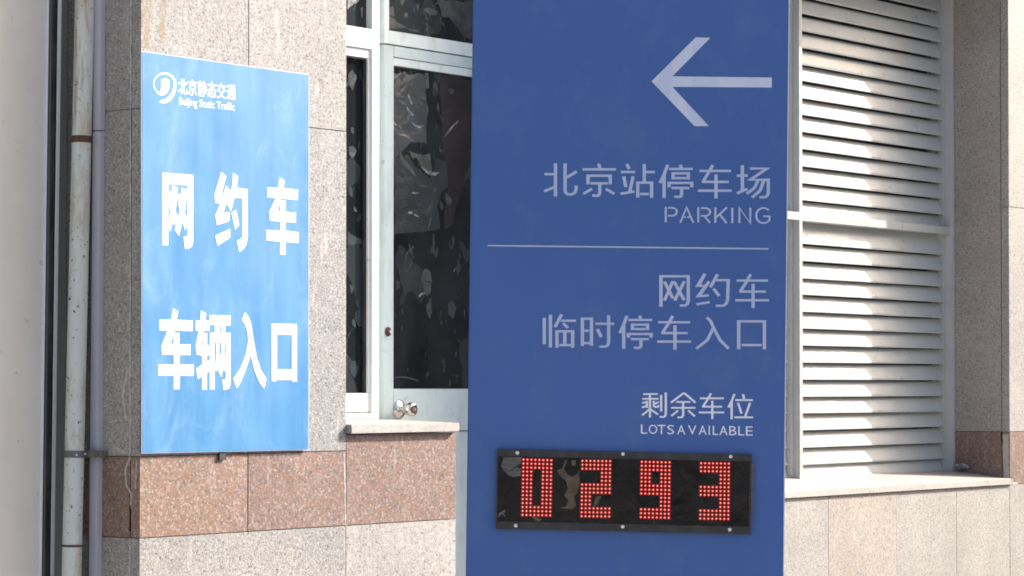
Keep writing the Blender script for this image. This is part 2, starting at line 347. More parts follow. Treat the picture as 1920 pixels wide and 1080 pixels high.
# ------------------------------------------------------------------ the building
UL = fu(262)                 # outer corner of the left pier
UA = fu(649)                 # left side of the door and window recess
UP = fu(855)                 # where the low wall under the sill ends
DEP = 0.30                   # recess depth
UB = fu(728, DEP) + 2.15 * DEP  # right side of that recess
UV0 = fu(1330); UV1 = fu(1892.5)
UR = UV1 + 2.2
Z_PB = EYE - 0.468           # bottom of the pink course
Z_PT = EYE - 0.216           # its top
Z_J = EYE + 0.862            # the joint above
Z_L = EYE + 2.0            # lintel
Z_TOP = EYE + 3.4
B = thing('station_building', 'granite clad building wall, grey stone with one pink course, with a door and louvred window', 'building', FAC, (0, 0, 0))
T = 0.040                    # slab thickness
core = MB()
core.box(UL + T, UA - T, T, 0.9, 0, Z_TOP)
core.box(UB + T, UV0 - T, T, 0.9, 0, Z_TOP)
core.box(UV1 + T, UR, T, 0.9, 0, Z_TOP)
core.box(UA - T, UB + T, T, 0.9, Z_L + T, Z_TOP)
core.box(UV0 - T, UV1 + T, T, 0.9, Z_L + T, Z_TOP)
core.box(UA - T, UP - T, T, DEP - 0.005, 0, EYE - 0.165)
core.box(UV0 - T, UV1 + T, T, 0.9, 0, EYE - 0.50)
core.box(UL - 3.0, UL + T, 0.372, 0.9, 0, Z_TOP)
core.build('wall_core', 'mortar', B)

GAP = 0.0022
def slab(x0, x1, z0, z1, mat, axis='f', at=0.0, y0=0.0, y1=T, gap=GAP):
    """one stone: axis f = in the facade plane, s = in a side face at x = at"""
    m = MB(); j = random.uniform(-0.0009, 0.0009); a = gap / 2
    if axis == 'f': m.box(x0 + a, x1 - a, y0 + j, y1 - 0.0005, z0 + a, z1 - a)
    elif axis == 's': m.box(at + j, at + T - 0.0005, x0 + a, x1 - a, z0 + a, z1 - a)
    elif axis == 's-': m.box(at - T + 0.0005, at - j, x0 + a, x1 - a, z0 + a, z1 - a)
    elif axis == 'u': m.box(x0 + a, x1 - a, y0 + a, y1 - a, at + j, at + T)
    return m.build('granite_slab', mat, B, bevel=0.0008)
rows = [(0.0, Z_PB - 0.62, 'g'), (Z_PB - 0.62, Z_PB, 'g'), (Z_PB, Z_PT, 'p'), (Z_PT, Z_J, 'g'), (Z_J, Z_L + 0.02, 'g'), (Z_L + 0.02, Z_TOP, 'g')]
MATS = {'g': 'grey_granite', 'p': 'pink_granite', 'w': 'warm_granite'}
def course(us, rs, pick=None):
    for (z0, z1, k) in rs:
        for i in range(len(us) - 1):
            slab(us[i], us[i + 1], z0, z1, pick(i, k) if pick else MATS[k])
UM = fu(465)
course([UL, UM, UA], rows[2:]); course([UL, UA], rows[:2])
course([UB, (UB + UV0) / 2, UV0], rows)
course([UV1, UV1 + 0.75, UV1 + 1.5, UR], rows, lambda i, k: 'pink_granite' if k == 'p' else 'warm_granite')
# low wall under the left sill
for (z0, z1, k) in [(0.0, Z_PB - 0.62, 'w'), (Z_PB - 0.62, Z_PB, 'w'), (Z_PB, EYE - 0.161, 'p')]:
    slab(UA, UP, z0, z1, MATS[k])
    slab(T + 0.002, DEP - 0.006, z0, z1, MATS[k], 's-', UP - 0.0006)
# below the louvred window
jx = [UV0, fu(1330) + 0.28, fu(1552.5), fu(1680), fu(1793), UV1]
cols = ['warm_granite', 'warm_granite', 'peach_granite', 'warm_granite', 'warm_granite']
for i in range(5):
    for (z0, z1) in ((0.0, Z_PB - 0.62), (Z_PB - 0.62, Z_PB - 0.002)):
        slab(jx[i], jx[i + 1], z0, z1, cols[i], gap=0.0012)
# over the two openings
for (a, b, n) in ((UA, UB, 2), (UV0, UV1, 4)):
    for i in range(n):
        x0 = a + (b - a) * i / n; x1 = a + (b - a) * (i + 1) / n
        slab(x0, x1, Z_L, Z_L + 0.6, 'grey_granite'); slab(x0, x1, Z_L + 0.6, Z_TOP, 'grey_granite')
        slab(x0, x1, 0, 0, 'grey_granite', 'u', Z_L, T + 0.002, 0.42)
m = MB(); m.prism_x([(-0.05, Z_L + 0.004), (-0.05, Z_L + 0.09), (0.0, Z_L + 0.11), (-0.0015, Z_L + 0.004)], UA - 0.15, UR); m.build('added_shade_band', 'sill_stone', B)  # unseen stone band, added to bring the shadow lower on the slats
# side faces: left face of the pier, right cheeks of the recesses, hidden left cheeks
for (z0, z1, k) in [rows[0], rows[1], rows[2], (Z_PT, Z_L + 0.02, 'g')]:
    slab(T + 0.0015, 0.42, z0, z1, 'pink_granite' if k == 'p' else 'cheek_granite', 's', UV1)
for (z0, z1, k) in rows:
    slab(T + 0.0015, 0.37, z0, z1, MATS[k], 's', UL)
    if z1 <= Z_L + 0.1:
        slab(T + 0.0015, 0.42, z0, z1, MATS[k], 's', UB)
        slab(T + 0.0015, 0.42, z0, z1, MATS[k], 's-', UV0)
        slab(T + 0.0015, 0.42, z0, z1, MATS[k], 's-', UA)

# sills
def sill(x0, x1, zf, th, rise, out, back, label, joints=1):
    m = MB()
    m.prism_x([(-out, zf - th), (-out, zf), (back, zf + rise), (back, zf + rise - th)], x0, x1)
    o = m.build('window_sill', 'sill_stone', B, bevel=0.002); return o
sill(UA + 0.001, fu(861, -0.02), EYE - 0.128, 0.031, 0.010, 0.022, DEP + 0.02, 'short')
sill(UV0 + 0.001, UV1 + 0.012 - 0.014, EYE - 0.440, 0.028, 0.038, 0.013, DEP + 0.06, 'long')
# end of the long sill laps a little over the pier
m = MB(); m.box(UV1 - 0.0005, fu(1898, -0.012), -0.013, -0.0015, EYE - 0.468, EYE - 0.440); m.build('window_sill', 'sill_stone', B)

# putty and open seams on the pier side and corners: irregular ribbons
def ribbon(pts, y=None, x=None, w=0.004, th=0.0012, mat='putty', name='putty', jit=0.5, parent=B, k0=0.0, off=(0, 0, 0)):
    """pts: (along, z) in the facade plane (y given) or in a side face (x given)"""
    P = []
    for (a, b) in zip(pts, pts[1:]):
        L = math.hypot(b[0] - a[0], b[1] - a[1]); n = max(2, int(L / 0.012))
        for i in range(n): t = i / n; P.append((a[0] + (b[0] - a[0]) * t, a[1] + (b[1] - a[1]) * t))
    P.append(pts[-1])
    Lf = []; Rt = []
    for i, p in enumerate(P):
        q = P[min(i + 1, len(P) - 1)]; r = P[max(i - 1, 0)]
        dx = q[0] - r[0]; dz = q[1] - r[1]; l = math.hypot(dx, dz) or 1
        hw = w / 2 * random.uniform(1 - jit, 1 + jit); c = random.uniform(-jit, jit) * w * 0.4
        Lf.append((p[0] - dz / l * (hw + c), p[1] + dx / l * (hw + c))); Rt.append((p[0] + dz / l * (hw - c), p[1] - dx / l * (hw - c)))
    m = MB(off); n = len(P)
    def pt(q, h): return (q[0], y - h, q[1]) if x is None else (x - h, q[0], q[1])
    vs = [pt(q, th) for q in Lf] + [pt(q, th) for q in Rt] + [pt(q, -0.001) for q in Lf] + [pt(q, -0.001) for q in Rt]
    fs = []
    for i in range(n - 1):
        fs += [(i, i + 1, n + i + 1, n + i), (i, 2 * n + i, 2 * n + i + 1, i + 1), (n + i, n + i + 1, 3 * n + i + 1, 3 * n + i)]
    m.add(vs, fs); return m.build(name, mat, parent)
ribbon([(T + 0.001, 0.2), (T, Z_PB)], x=UL, w=0.005)
ribbon([(T + 0.001, Z_PT), (T + 0.003, Z_PT + 0.9), (T, Z_TOP)], x=UL, w=0.0045, jit=0.75)
ribbon([(T - 0.001, Z_PT - 0.002), (0.062, Z_PT - 0.04), (0.058, Z_PT - 0.09), (T - 0.004, Z_PT - 0.115), (T - 0.002, Z_PB + 0.09)], x=UL, w=0.006)
ribbon([(T + 0.012, Z_PT + 0.01), (0.085, Z_PT + 0.018), (0.12, Z_PT + 0.034)], x=UL, w=0.010)
ribbon([(0.012, Z_PT - 0.01), (0.018, Z_PT - 0.10)], x=UL, w=0.004)
ribbon([(0.16, Z_PT + 0.154), (0.115, Z_PT + 0.165)], x=UL, w=0.005)
ribbon([(T, Z_PB + 0.10), (T, Z_PB + 0.02)], x=UL, w=0.006, mat='seam', name='open_joint', th=0.0016, jit=0.2)
ribbon([(T + 0.02, Z_PT + 0.11), (T + 0.035, Z_PT + 0.19), (T + 0.012, Z_PT + 0.27)], x=UL, w=0.009)
ribbon([(UA - 0.012, Z_PT - 0.01), (UA - 0.006, Z_PT - 0.10), (UA - 0.003, Z_PB)], y=0.0, w=0.006)
# the crack down the cheek of the louvred window
ribbon([(T, Z_PB + 0.20), (T + 0.003, Z_PB + 0.252)], x=UV1, w=0.006, mat='seam', name='open_joint', th=0.0016, jit=0.4)
ribbon([(0.018, Z_PB + 0.03), (0.02, Z_PB + 0.24)], x=UV1, w=0.030, jit=0.1)
ribbon([(UV1 + 0.002, Z_PB + 0.005), (UV1 + 0.08, Z_PB + 0.003)], y=0.0, w=0.012, jit=0.4)
ribbon([(UV1 + 0.05, EYE + 0.065), (UV1 + 0.06, EYE + 0.10), (UV1 + 0.045, EYE + 0.13)], y=0.0, w=0.007)
# white scuffs on the pink stones
def scuff(px, py, pts, w_, y=0.0):
    ribbon([FAC.at(a, b, y) for a, b in pts], y=y, w=w_, th=0.0003, name='scuff_mark', jit=0.7, mat='scuff')
scuff(0, 0, [(293, 868), (299, 905)], 0.018)
scuff(0, 0, [(293, 940), (284, 975), (287, 990)], 0.014)
scuff(0, 0, [(410, 892), (425, 904), (440, 903)], 0.006)
scuff(0, 0, [(372, 957), (400, 949), (460, 954)], 0.005)
scuff(0, 0, [(480, 868), (487, 892)], 0.028)
scuff(0, 0, [(560, 940), (572, 942)], 0.014)
scuff(0, 0, [(728, 880), (745, 905), (735, 925)], 0.014)
scuff(0, 0, [(615, 640), (617, 720), (619, 830)], 0.022)
ribbon([FAC.at(a, b) for a, b in [(308, -20), (305, 40), (303, 92)]], y=0.0, w=0.022, th=0.0003, name='water_stain', mat='ochre_stain', jit=0.5)
ribbon([FAC.at(a, b) for a, b in [(276, -20), (274, 92)]], y=0.0, w=0.03, th=0.0004, name='water_stain', mat='ochre_stain', jit=0.5)
ribbon([(0.10, EYE + 1.3), (0.09, EYE + 1.1), (0.085, EYE + 0.86)], x=UL, w=0.045, th=0.0003, name='dust_stain', mat='dust_stain', jit=0.3)
scuff(0, 0, [(622, 380), (620, 470), (626, 560)], 0.014)

# ------------------------------------------------------------------ left window and door (in the recess)
DY = DEP
WIN = None
def bar(m, x0, x1, z0, z1, y0, y1): m.box(x0, x1, y0, y1, z0, z1)
# window: parts of the building, its pieces sub-parts
wx0 = UA + 0.003
w = MB(); xm = fu(711, DY)
zt = Z_L - 0.002; zb = EYE - 0.117
zt1 = fz(680, 52, DY); zt2 = fz(680, 90, DY)
bar(w, wx0, fu(697, DY), zt1, zt2 + 0.0, DY, DY + 0.06) if zt1 < zt2 else bar(w, wx0, fu(697, DY), zt2, zt1, DY, DY + 0.06)
bar(w, fu(697, DY) + 0.0005, xm, zb, zt, DY, DY + 0.06)
bar(w, wx0, fu(697, DY), zb, fz(680, 775, DY), DY, DY + 0.06)
bar(w, wx0 - 0.003, wx0 + 0.0, zb, zt, DY + 0.001, DY + 0.06)
win = w.build('window', 'white_frame', B, bevel=0.0015)
s = MB(); sy = DY + 0.008                      # opening sash, a little back
sx1 = fu(696, sy); px1 = fu(689, sy); st = fz(680, 91, sy); pt_ = fz(680, 108, sy); pb = fz(680, 737, sy); sb = fz(680, 773, sy)
bar(s, wx0 + 0.002, sx1, pt_, st, sy, sy + 0.04); bar(s, px1, sx1, pb, pt_ - 0.0005, sy, sy + 0.04); bar(s, wx0 + 0.002, sx1, sb, pb - 0.0005, sy, sy + 0.04)
s.build('sash', 'white_frame', win, bevel=0.002)
s = MB(); s.box(wx0 + 0.002, px1 + 0.001, sy + 0.020, sy + 0.024, pb - 0.001, pt_ + 0.001); s.build('pane', 'glass_b', win)
s = MB(); s.box(wx0 + 0.002, fu(697, DY) + 0.001, sy + 0.020, sy + 0.024, zt1 - 0.002, zt); s.build('pane', 'glass_a', win)
# rubber gaskets round the sash pane
s = MB(); s.box(px1 - 0.0045, px1 - 0.0005, sy + 0.006, sy + 0.0195, pb, pt_); s.box(wx0 + 0.003, px1 - 0.005, sy + 0.006, sy + 0.0195, pt_ - 0.005, pt_ - 0.0005); s.build('gasket', 'rubber', win)

# door with fanlight
dx0 = fu(719, DY + 0.012); dx1 = UB - 0.004
d = MB(); y0 = DY + 0.010
fb = fz(800, 66, y0); tr2 = fz(800, 96, y0)
fr = MB()
bar(fr, xm + 0.014, fu(727, y0), EYE + 1.16 - 0.02, zt, y0 - 0.004, y0 + 0.05)           # fanlight stile
zf0 = FAC.at(727, 57, y0)[1]; zf1 = FAC.at(727, 82, y0)[1]; zf2 = FAC.at(735, 106, y0)[1]; zf3 = FAC.at(738, 122, y0)[1]
fr2 = MB()
bar(fr2, fu(719, y0), dx1, zf1, zf0, y0 - 0.006, y0 + 0.05)
bar(fr2, fu(719, y0), fu(727, y0), zf0 + 0.0005, zt, y0 - 0.006, y0 + 0.05)
door = fr2.build('door_frame', 'pale_frame', B, bevel=0.0015)
dr = MB()
zd_b = 0.25
yd = y0
zr = FAC.at(800, 729, yd)[1]; zs = FAC.at(875, 808, yd)[1]
bar(dr, dx0, fu(738, yd), zd_b, zf1 - 0.004, yd, yd + 0.04)                                # stile
bar(dr, fu(738, yd) + 0.0004, dx1, zf2, zf1 - 0.004, yd, yd + 0.04)                        # top rail
bar(dr, fu(738, yd) + 0.0004, dx1, zs + 0.002, zr, yd + 0.001, yd + 0.04)                  # lock rail
bar(dr, fu(738, yd) + 0.0004, dx1, zd_b, zs - 0.002, yd + 0.001, yd + 0.04)                # lower panel
leaf = dr.build('door', 'door_paint', B, bevel=0.0015)
s = MB(); bar(s, fu(738, yd) + 0.0004, dx1, zf3, zf2 - 0.0015, yd + 0.006, yd + 0.03); s.build('glazing_bead', 'pale_frame', leaf, bevel=0.001)
s = MB(); s.box(fu(738, yd) - 0.002, dx1, yd + 0.016, yd + 0.020, zr - 0.002, zf3 + 0.002); s.build('pane', 'glass_a', leaf)
s = MB(); s.box(fu(727, yd) - 0.002, dx1, yd + 0.016, yd + 0.020, zf0 - 0.002, zt); s.build('pane', 'glass_c', door)
s = MB(); s.box(fu(738, yd) + 0.001, dx1, yd + 0.010, yd + 0.0155, zf3 - 0.004, zf3 - 0.0005); s.build('gasket', 'rubber', leaf)
# dark strip painted for the shade between window post and door
s = MB(); s.box(xm + 0.0005, dx0 - 0.002, yd + 0.03, yd + 0.05, 0.2, zf1 - 0.002); s.build('gap_shade', 'rubber', B)
# knob
kx, kz = FAC.at(748, 767.5, yd)
s = MB(); s.lathe((kx, yd - 0.0005, kz), (0, -1, 0), [(0, 0.034), (0.004, 0.034), (0.009, 0.029), (0.013, 0.018), (0.014, 0.013), (0.030, 0.0125), (0.034, 0.017),
        (0.040, 0.0225), (0.050, 0.0255), (0.060, 0.0255), (0.068, 0.0235), (0.071, 0.020), (0.0712, 0.012), (0.067, 0.010), (0.067, 0.0015)], 40)
s.build('door_knob', 'chrome', leaf, smooth=True)
s = MB(); s.lathe((kx, yd - 0.0665, kz), (0, -1, 0), [(0, 0.0095), (0.004, 0.0095), (0.0045, 0.006)], 20); s.build('keyhole', 'rust', leaf, smooth=True)
lx, lz = FAC.at(727, 622, yd)
s = MB(); s.lathe((lx, yd - 0.0005, lz), (0, -1, 0), [(0, 0.017), (0.003, 0.017), (0.004, 0.011), (0.010, 0.010), (0.011, 0.004)], 24); s.build('lock', 'rust', leaf, smooth=True)
s = MB(); s.lathe((lx + 0.003, yd - 0.012, lz), (0, -1, 0), [(0, 0.006), (0.002, 0.005)], 16); s.build('lock_cylinder', 'screw', leaf, smooth=True)

# curled flakes of film on the glass
def flake(cx, cz, w_, h_, y, mat, parent, name='film_flake', n=9):
    pts = []
    for i in range(n):
        a = 2 * math.pi * i / n; r = random.uniform(0.55, 1.1)
        pts.append((cx + math.cos(a) * w_ / 2 * r, cz + math.sin(a) * h_ / 2 * r))
    m = MB(); m.plate(pts, y - random.uniform(0.0009, 0.0016), y - 0.0002); return m.build(name, mat, parent)
gy = yd + 0.016
def fpoly(pts, mat, parent, y=gy, name='film_flake', h=0.0012):
    P = [FAC.at(a, b, y) for a, b in pts]
    ar = abs(sum(p[0] * q[1] - q[0] * p[1] for p, q in zip(P, P[1:] + P[:1]))) / 2
    if ar > 0.0009:
        for _ in range(3):
            P = [q for a, b in zip(P, P[1:] + P[:1]) for q in (a, ((a[0] + b[0]) / 2 + random.uniform(-.09, .09) * (b[1] - a[1]), (a[1] + b[1]) / 2 + random.uniform(-.09, .09) * (b[0] - a[0])))]
    elif len(P) > 3:
        for _ in range(2):
            P = [q for a, b in zip(P, P[1:] + P[:1]) for q in ((a[0] * .75 + b[0] * .25, a[1] * .75 + b[1] * .25), (a[0] * .25 + b[0] * .75, a[1] * .25 + b[1] * .75))]
    m = MB(); m.plate(P, y - h, y - 0.0002); m.build(name, mat, parent)
def zc(pts, ox, oy, s_): return [(ox + a / s_, oy + b / s_) for a, b in pts]
for pts, mt in [([(738, 137), (798, 141), (800, 270), (772, 266), (738, 300)], 'reflection_dark'), ([(738, 300), (765, 290), (800, 330), (824, 345), (824, 430), (738, 440)], 'film_reflection_mid'),
                ([(826, 143), (884, 148), (884, 300), (850, 420), (834, 430), (828, 260)], 'reflection_brown')]:
    fpoly(pts, mt, leaf, h=0.0004, name='reflection_patch')  # broad reflections in the door glass, painted as flat patches
for pts, mt in [([(500, 540), (525, 545), (440, 720), (436, 640)], 'flake'),
                ([(470, 570), (510, 560), (495, 615)], 'flake'),
                ([(535, 690), (550, 720), (575, 780), (560, 785), (540, 740)], 'bright_flake'),
                ([(525, 790), (560, 840), (585, 865), (570, 870), (535, 835)], 'bright_flake'),
                ([(565, 910), (590, 935), (630, 948), (665, 935), (640, 962), (605, 960), (575, 935)], 'bright_flake'),
                ([(440, 850), (480, 870), (500, 930), (480, 960), (455, 920), (438, 890)], 'flake'),
                ([(455, 925), (480, 945), (495, 965), (475, 962)], 'bright_flake'),
                ([(665, 545), (690, 545), (695, 660), (672, 665)], 'flake'),
                ([(930, 895), (880, 950), (845, 995), (800, 1040), (835, 985), (880, 930)], 'bright_flake'),
                ([(835, 670), (870, 660), (892, 690), (860, 715)], 'flake')]:
    fpoly(zc(pts, 630, 0, 4.0), mt, leaf)
for pts, mt in [([(480, 90), (505, 150), (600, 275), (590, 285), (500, 190), (475, 140)], 'flake'),
                ([(545, 95), (580, 150), (600, 140), (630, 200), (720, 250), (700, 110), (620, 120)], 'flake'),
                ([(625, 205), (700, 245), (720, 250), (775, 250), (745, 280), (710, 275), (660, 240)], 'bright_flake'),
                ([(560, 400), (625, 402), (622, 415), (575, 415)], 'bright_flake'),
                ([(540, 545), (575, 548), (570, 565), (542, 565)], 'bright_flake'),
                ([(575, 560), (620, 580), (615, 588), (590, 578)], 'bright_flake'),
                ([(725, 375), (770, 370), (740, 402)], 'flake'),
                ([(710, 585), (718, 590), (700, 660), (685, 690), (690, 650)], 'flake'),
                ([(825, 400), (870, 470), (850, 500), (820, 470)], 'flake'),
                ([(670, 970), (710, 1000), (720, 1080), (640, 1080), (650, 1000)], 'flake'),
                ([(900, 965), (885, 1000), (880, 990)], 'bright_flake')]:
    fpoly(zc(pts, 630, 260, 4.0), mt, leaf)
for pts, mt in [([(600, 0), (662, 0), (658, 70), (640, 95), (615, 75)], 'flake'),
                ([(575, 90), (600, 65), (640, 80), (610, 75), (580, 105)], 'bright_flake'),
                ([(630, 150), (650, 140), (670, 200), (655, 250), (635, 215)], 'flake'),
                ([(780, 150), (810, 120), (840, 180), (820, 250), (785, 225)], 'flake'),
                ([(405, 660), (480, 652), (575, 680), (572, 688), (480, 662), (405, 668)], 'flake')]:
    fpoly(zc(pts, 630, 530, 3.725), mt, leaf)
gyb = sy + 0.020
for pts, (ox, oy, s_) in [([(90, 560), (120, 520), (155, 570), (140, 620), (120, 685), (90, 625)], (630, 0, 4)), ([(110, 950), (135, 960), (130, 1010), (110, 990)], (630, 0, 4)),
                ([(95, 60), (130, 55), (155, 90), (120, 150), (95, 120)], (630, 260, 4)), ([(95, 340), (130, 390), (115, 450), (95, 400)], (630, 260, 4)),
                ([(130, 500), (150, 520), (165, 555), (130, 545)], (630, 260, 4)), ([(85, 690), (195, 750), (205, 800), (85, 800)], (630, 260, 4)),
                ([(135, 200), (170, 190), (185, 300), (160, 310), (130, 250)], (630, 530, 3.725)), ([(95, 560), (130, 545), (150, 610), (130, 670), (95, 620)], (630, 530, 3.725)),
                ([(90, 10), (130, 30), (105, 80)], (630, 530, 3.725)), ([(108, 250), (135, 260), (138, 320), (112, 300)], (630, 530, 3.725))]:
    fpoly(zc(pts, ox, oy, s_), 'film_reflection_mid', win, gyb)
for pts in ([(390, 60), (430, 50), (440, 130), (395, 110)], [(650, 70), (700, 55), (760, 90), (745, 115), (700, 118)], [(480, 0), (515, 0), (490, 50)], [(510, 100), (540, 95), (535, 135), (505, 130)],
            [(760, 0), (1020, 0), (1020, 290), (950, 270), (850, 130), (790, 120)], [(388, 120), (450, 160), (540, 215), (660, 250), (388, 220)]):
    fpoly(zc(pts, 630, 0, 4.0), 'flake', door)
for pts in ([(85, 0), (170, 0), (120, 40), (85, 70)], [(185, 60), (200, 55), (195, 140)]):
    fpoly(zc(pts, 630, 0, 4.0), 'bright_flake', win, gyb)

# the room behind the glass
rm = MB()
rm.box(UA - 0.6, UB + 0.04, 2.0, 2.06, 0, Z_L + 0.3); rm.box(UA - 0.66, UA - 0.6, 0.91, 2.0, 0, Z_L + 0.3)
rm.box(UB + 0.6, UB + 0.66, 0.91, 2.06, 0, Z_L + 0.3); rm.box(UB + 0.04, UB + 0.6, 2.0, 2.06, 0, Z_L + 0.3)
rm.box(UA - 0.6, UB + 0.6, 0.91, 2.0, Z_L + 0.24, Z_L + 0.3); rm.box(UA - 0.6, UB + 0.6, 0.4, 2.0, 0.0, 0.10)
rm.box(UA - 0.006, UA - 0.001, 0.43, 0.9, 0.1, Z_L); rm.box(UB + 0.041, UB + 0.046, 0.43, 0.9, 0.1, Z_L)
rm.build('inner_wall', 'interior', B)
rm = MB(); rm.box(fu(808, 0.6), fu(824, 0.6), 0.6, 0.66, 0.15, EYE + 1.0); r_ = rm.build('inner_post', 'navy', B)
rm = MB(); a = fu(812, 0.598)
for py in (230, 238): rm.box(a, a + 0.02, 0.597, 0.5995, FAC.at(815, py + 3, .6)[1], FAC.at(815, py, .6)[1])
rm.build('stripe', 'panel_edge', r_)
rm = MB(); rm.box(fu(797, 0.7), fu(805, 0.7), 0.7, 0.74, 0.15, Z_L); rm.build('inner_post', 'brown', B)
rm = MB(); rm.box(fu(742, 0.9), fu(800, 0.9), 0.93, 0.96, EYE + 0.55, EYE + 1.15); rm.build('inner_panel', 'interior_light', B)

# ------------------------------------------------------------------ louvred window
LY = 0.335                                    # plane of the slat lips
FY = 0.290                                    # front of posts
LB = bpy.data.objects.new('louvre_window', None)
lf = MB()
mxa = fu(1499.5, FY); mxb = fu(1505.5, FY)    # central post front
jxa = fu(1770, LY - 0.004); z0w = EYE - 0.415; 
lf.box(mxa, mxb, FY, LY + 0.06, z0w, zt)
lw = lf.build('louvre_window', 'louvre_paint', B, bevel=0.0012)
s = MB(); s.box(jxa, fu(1785.5, FY) - 0.0, LY - 0.004, LY + 0.06, z0w, zt); s.box(fu(1786, FY), UV1 - 0.0025, FY, LY + 0.06, z0w, zt); s.build('jamb', 'frame_grey', lw, bevel=0.0012)
s = MB(); s.box(mxa - 0.022, mxa - 0.0005, LY - 0.014, LY + 0.06, z0w, zt); s.build('post_rebate', 'frame_grey', lw, bevel=0.001)
s = MB(); s.box(UV0 + 0.002, UV0 + 0.05, FY, LY + 0.06, z0w, zt); s.build('jamb', 'frame_grey', lw, bevel=0.0012)
TY = FY + 0.012
zta = FAC.at(1640, 412, TY)[1]; ztb = FAC.at(1640, 427, TY)[1]
s = MB(); s.box(mxb + 0.0005, fu(1786, TY), TY - 0.004, LY + 0.05, ztb, zta); s.build('transom', 'louvre_paint', lw, bevel=0.002)
s = MB(); s.box(UV0 + 0.051, mxa - 0.0005, TY - 0.016, LY - 0.0145, ztb, zta); s.build('transom', 'louvre_paint', lw, bevel=0.002)
s = MB(); s.box(UV0 + 0.051, mxa - 0.0225, LY - 0.0140, LY + 0.05, ztb, zta); s.build('transom', 'louvre_paint', lw, bevel=0.002)
s = MB(); s.box(mxb + 0.0005, jxa - 0.0005, LY - 0.01, LY + 0.06, z0w, z0w + 0.010); s.build('bottom_rail', 'louvre_paint', lw, bevel=0.001)
s = MB(); s.box(UV0 + 0.051, mxa - 0.0225, LY - 0.01, LY + 0.06, z0w, z0w + 0.010); s.build('bottom_rail', 'louvre_paint', lw, bevel=0.001)
s = MB(); s.box(UV0 + 0.0505, jxa - 0.001, LY + 0.085, LY + 0.09, z0w, zt); s.build('backing', 'rubber', lw)
s = MB(); s.box(UV0, UV1, LY + 0.065, LY + 0.16, zt, zt + 0.001)
ys = [-68, -37, -5, 26, 58.5, 90, 121.5, 151.5, 184.5, 215.5, 247.5, 279.5, 312, 343.5, 375.5, 407, 457, 489.5, 522, 552.5, 584.5, 616, 648, 680, 712, 744, 775, 807, 839.5, 871.5, 897]
def slat_mesh(L, nm, tall=0.0735):
    m = MB()
    # sloping blade with a small upright lip and a rolled back edge
    prof = [(0.0, 0.0), (0.0, 0.007), (0.003, 0.010), (0.027, tall - 0.003), (0.031, tall - 0.003), (0.032, tall - 0.005), (0.0055, 0.0065), (0.0025, 0.005), (0.0025, 0.0), ]
    k = 12
    m.prism_x(prof, 0, L)
    me = m.build(nm, 'louvre_paint', None); d = me.data; bpy.data.objects.remove(me); return d
me_r = slat_mesh(jxa - 0.001 - (mxb + 0.001), 'slat'); me_l = slat_mesh(mxa - 0.023 - (UV0 + 0.052), 'slat')
me_rt = slat_mesh(jxa - 0.001 - (mxb + 0.001), 'slat', 0.100)
for i, y in enumerate(ys):
    z = FAC.at(1506, y, LY)[1]
    for (me, x0) in ((me_rt if y == 457 else me_r, mxb + 0.001), (me_l, UV0 + 0.052)):
        o = bpy.data.objects.new('slat', me); o.location = (x0, LY + random.uniform(-0.0015, 0.0015), z)
        o.rotation_euler = (random.uniform(-0.02, 0.02), random.uniform(-0.0022, 0.0022), 0)
        link(o, lw)

# ------------------------------------------------------------------ crumpled plastic on the long sill
cx, cz = FAC.at(1803, 890, 0.26)
pbase = (cx, 0.24, EYE - 0.405)
pl = thing('plastic_scrap', 'crumpled scrap of clear plastic lying on the long sill against the right jamb', 'litter', FAC, pbase)
rnd = random.Random(3)
for k in range(3):
    bm = bmesh.new(); bmesh.ops.create_grid(bm, x_segments=10, y_segments=8, size=0.045 - 0.008 * k)
    for v in bm.verts:
        v.co.z = 0.005 + abs(v.co.x) * 0.3 + rnd.uniform(0, 0.022); v.co.x += rnd.uniform(-0.006, 0.006) + (k - 1) * 0.022; v.co.y = v.co.y * 0.6 + rnd.uniform(-0.006, 0.006)
    bmesh.ops.solidify(bm, geom=bm.faces[:], thickness=0.0006)
    me = bpy.data.meshes.new('film_fold'); bm.to_mesh(me); bm.free(); me.materials.append(M['plastic']); link(bpy.data.objects.new('film_fold', me), pl)

# ------------------------------------------------------------------ left side: recess wall, metal door, pipe, trunking
RY = 0.325
rw = MB(); rw.box(UL - 3.0, UL - 0.002, RY + 0.006, 0.3715, 0, Z_TOP); rw.build('recess_wall', 'recess_wall', B)
def lean(a): return Matrix.Rotation(a, 4, 'Y')
db = (fu(60, 0.30), 0.30, 0.0)
dbz = EYE
DF = Frame(FAC.M @ Matrix.Translation((fu(93, 0.30, 540), 0.30, EYE)) @ Matrix.Rotation(0.0125, 4, 'Y'))
md = thing('metal_door', 'off-white metal door leaf in a grey frame beside the white drain pipe', 'door', DF, (0, 0, 0))
def du(px, y=0.0): return DF.at(px, 540, y)[0]
def dbox(name, a, b, y0, y1, mat, bev=0.001, par=md):
    m = MB(); m.box(du(a, y0), du(b, y0), y0, y1, -EYE + 0.05, 2.6); return m.build(name, mat, par, bevel=bev)
m = MB(); m.box(du(83, -0.012) - 1.0, du(80, -0.012), -0.012, 0.02, -EYE + 0.05, 2.6); m.build('door_leaf', 'panel_white', md, bevel=0.002)
dbox('edge_strip', 80.6, 85.5, -0.016, 0.015, 'panel_edge')
dbox('frame_channel', 86, 101, 0.012, 0.022, 'rubber', 0.0005)
dbox('seal', 87, 91, 0.004, 0.0115, 'strap', 0.0005)
fo = dbox('frame_edge', 102.5, 109, 0.000, 0.004, 'bright_edge')
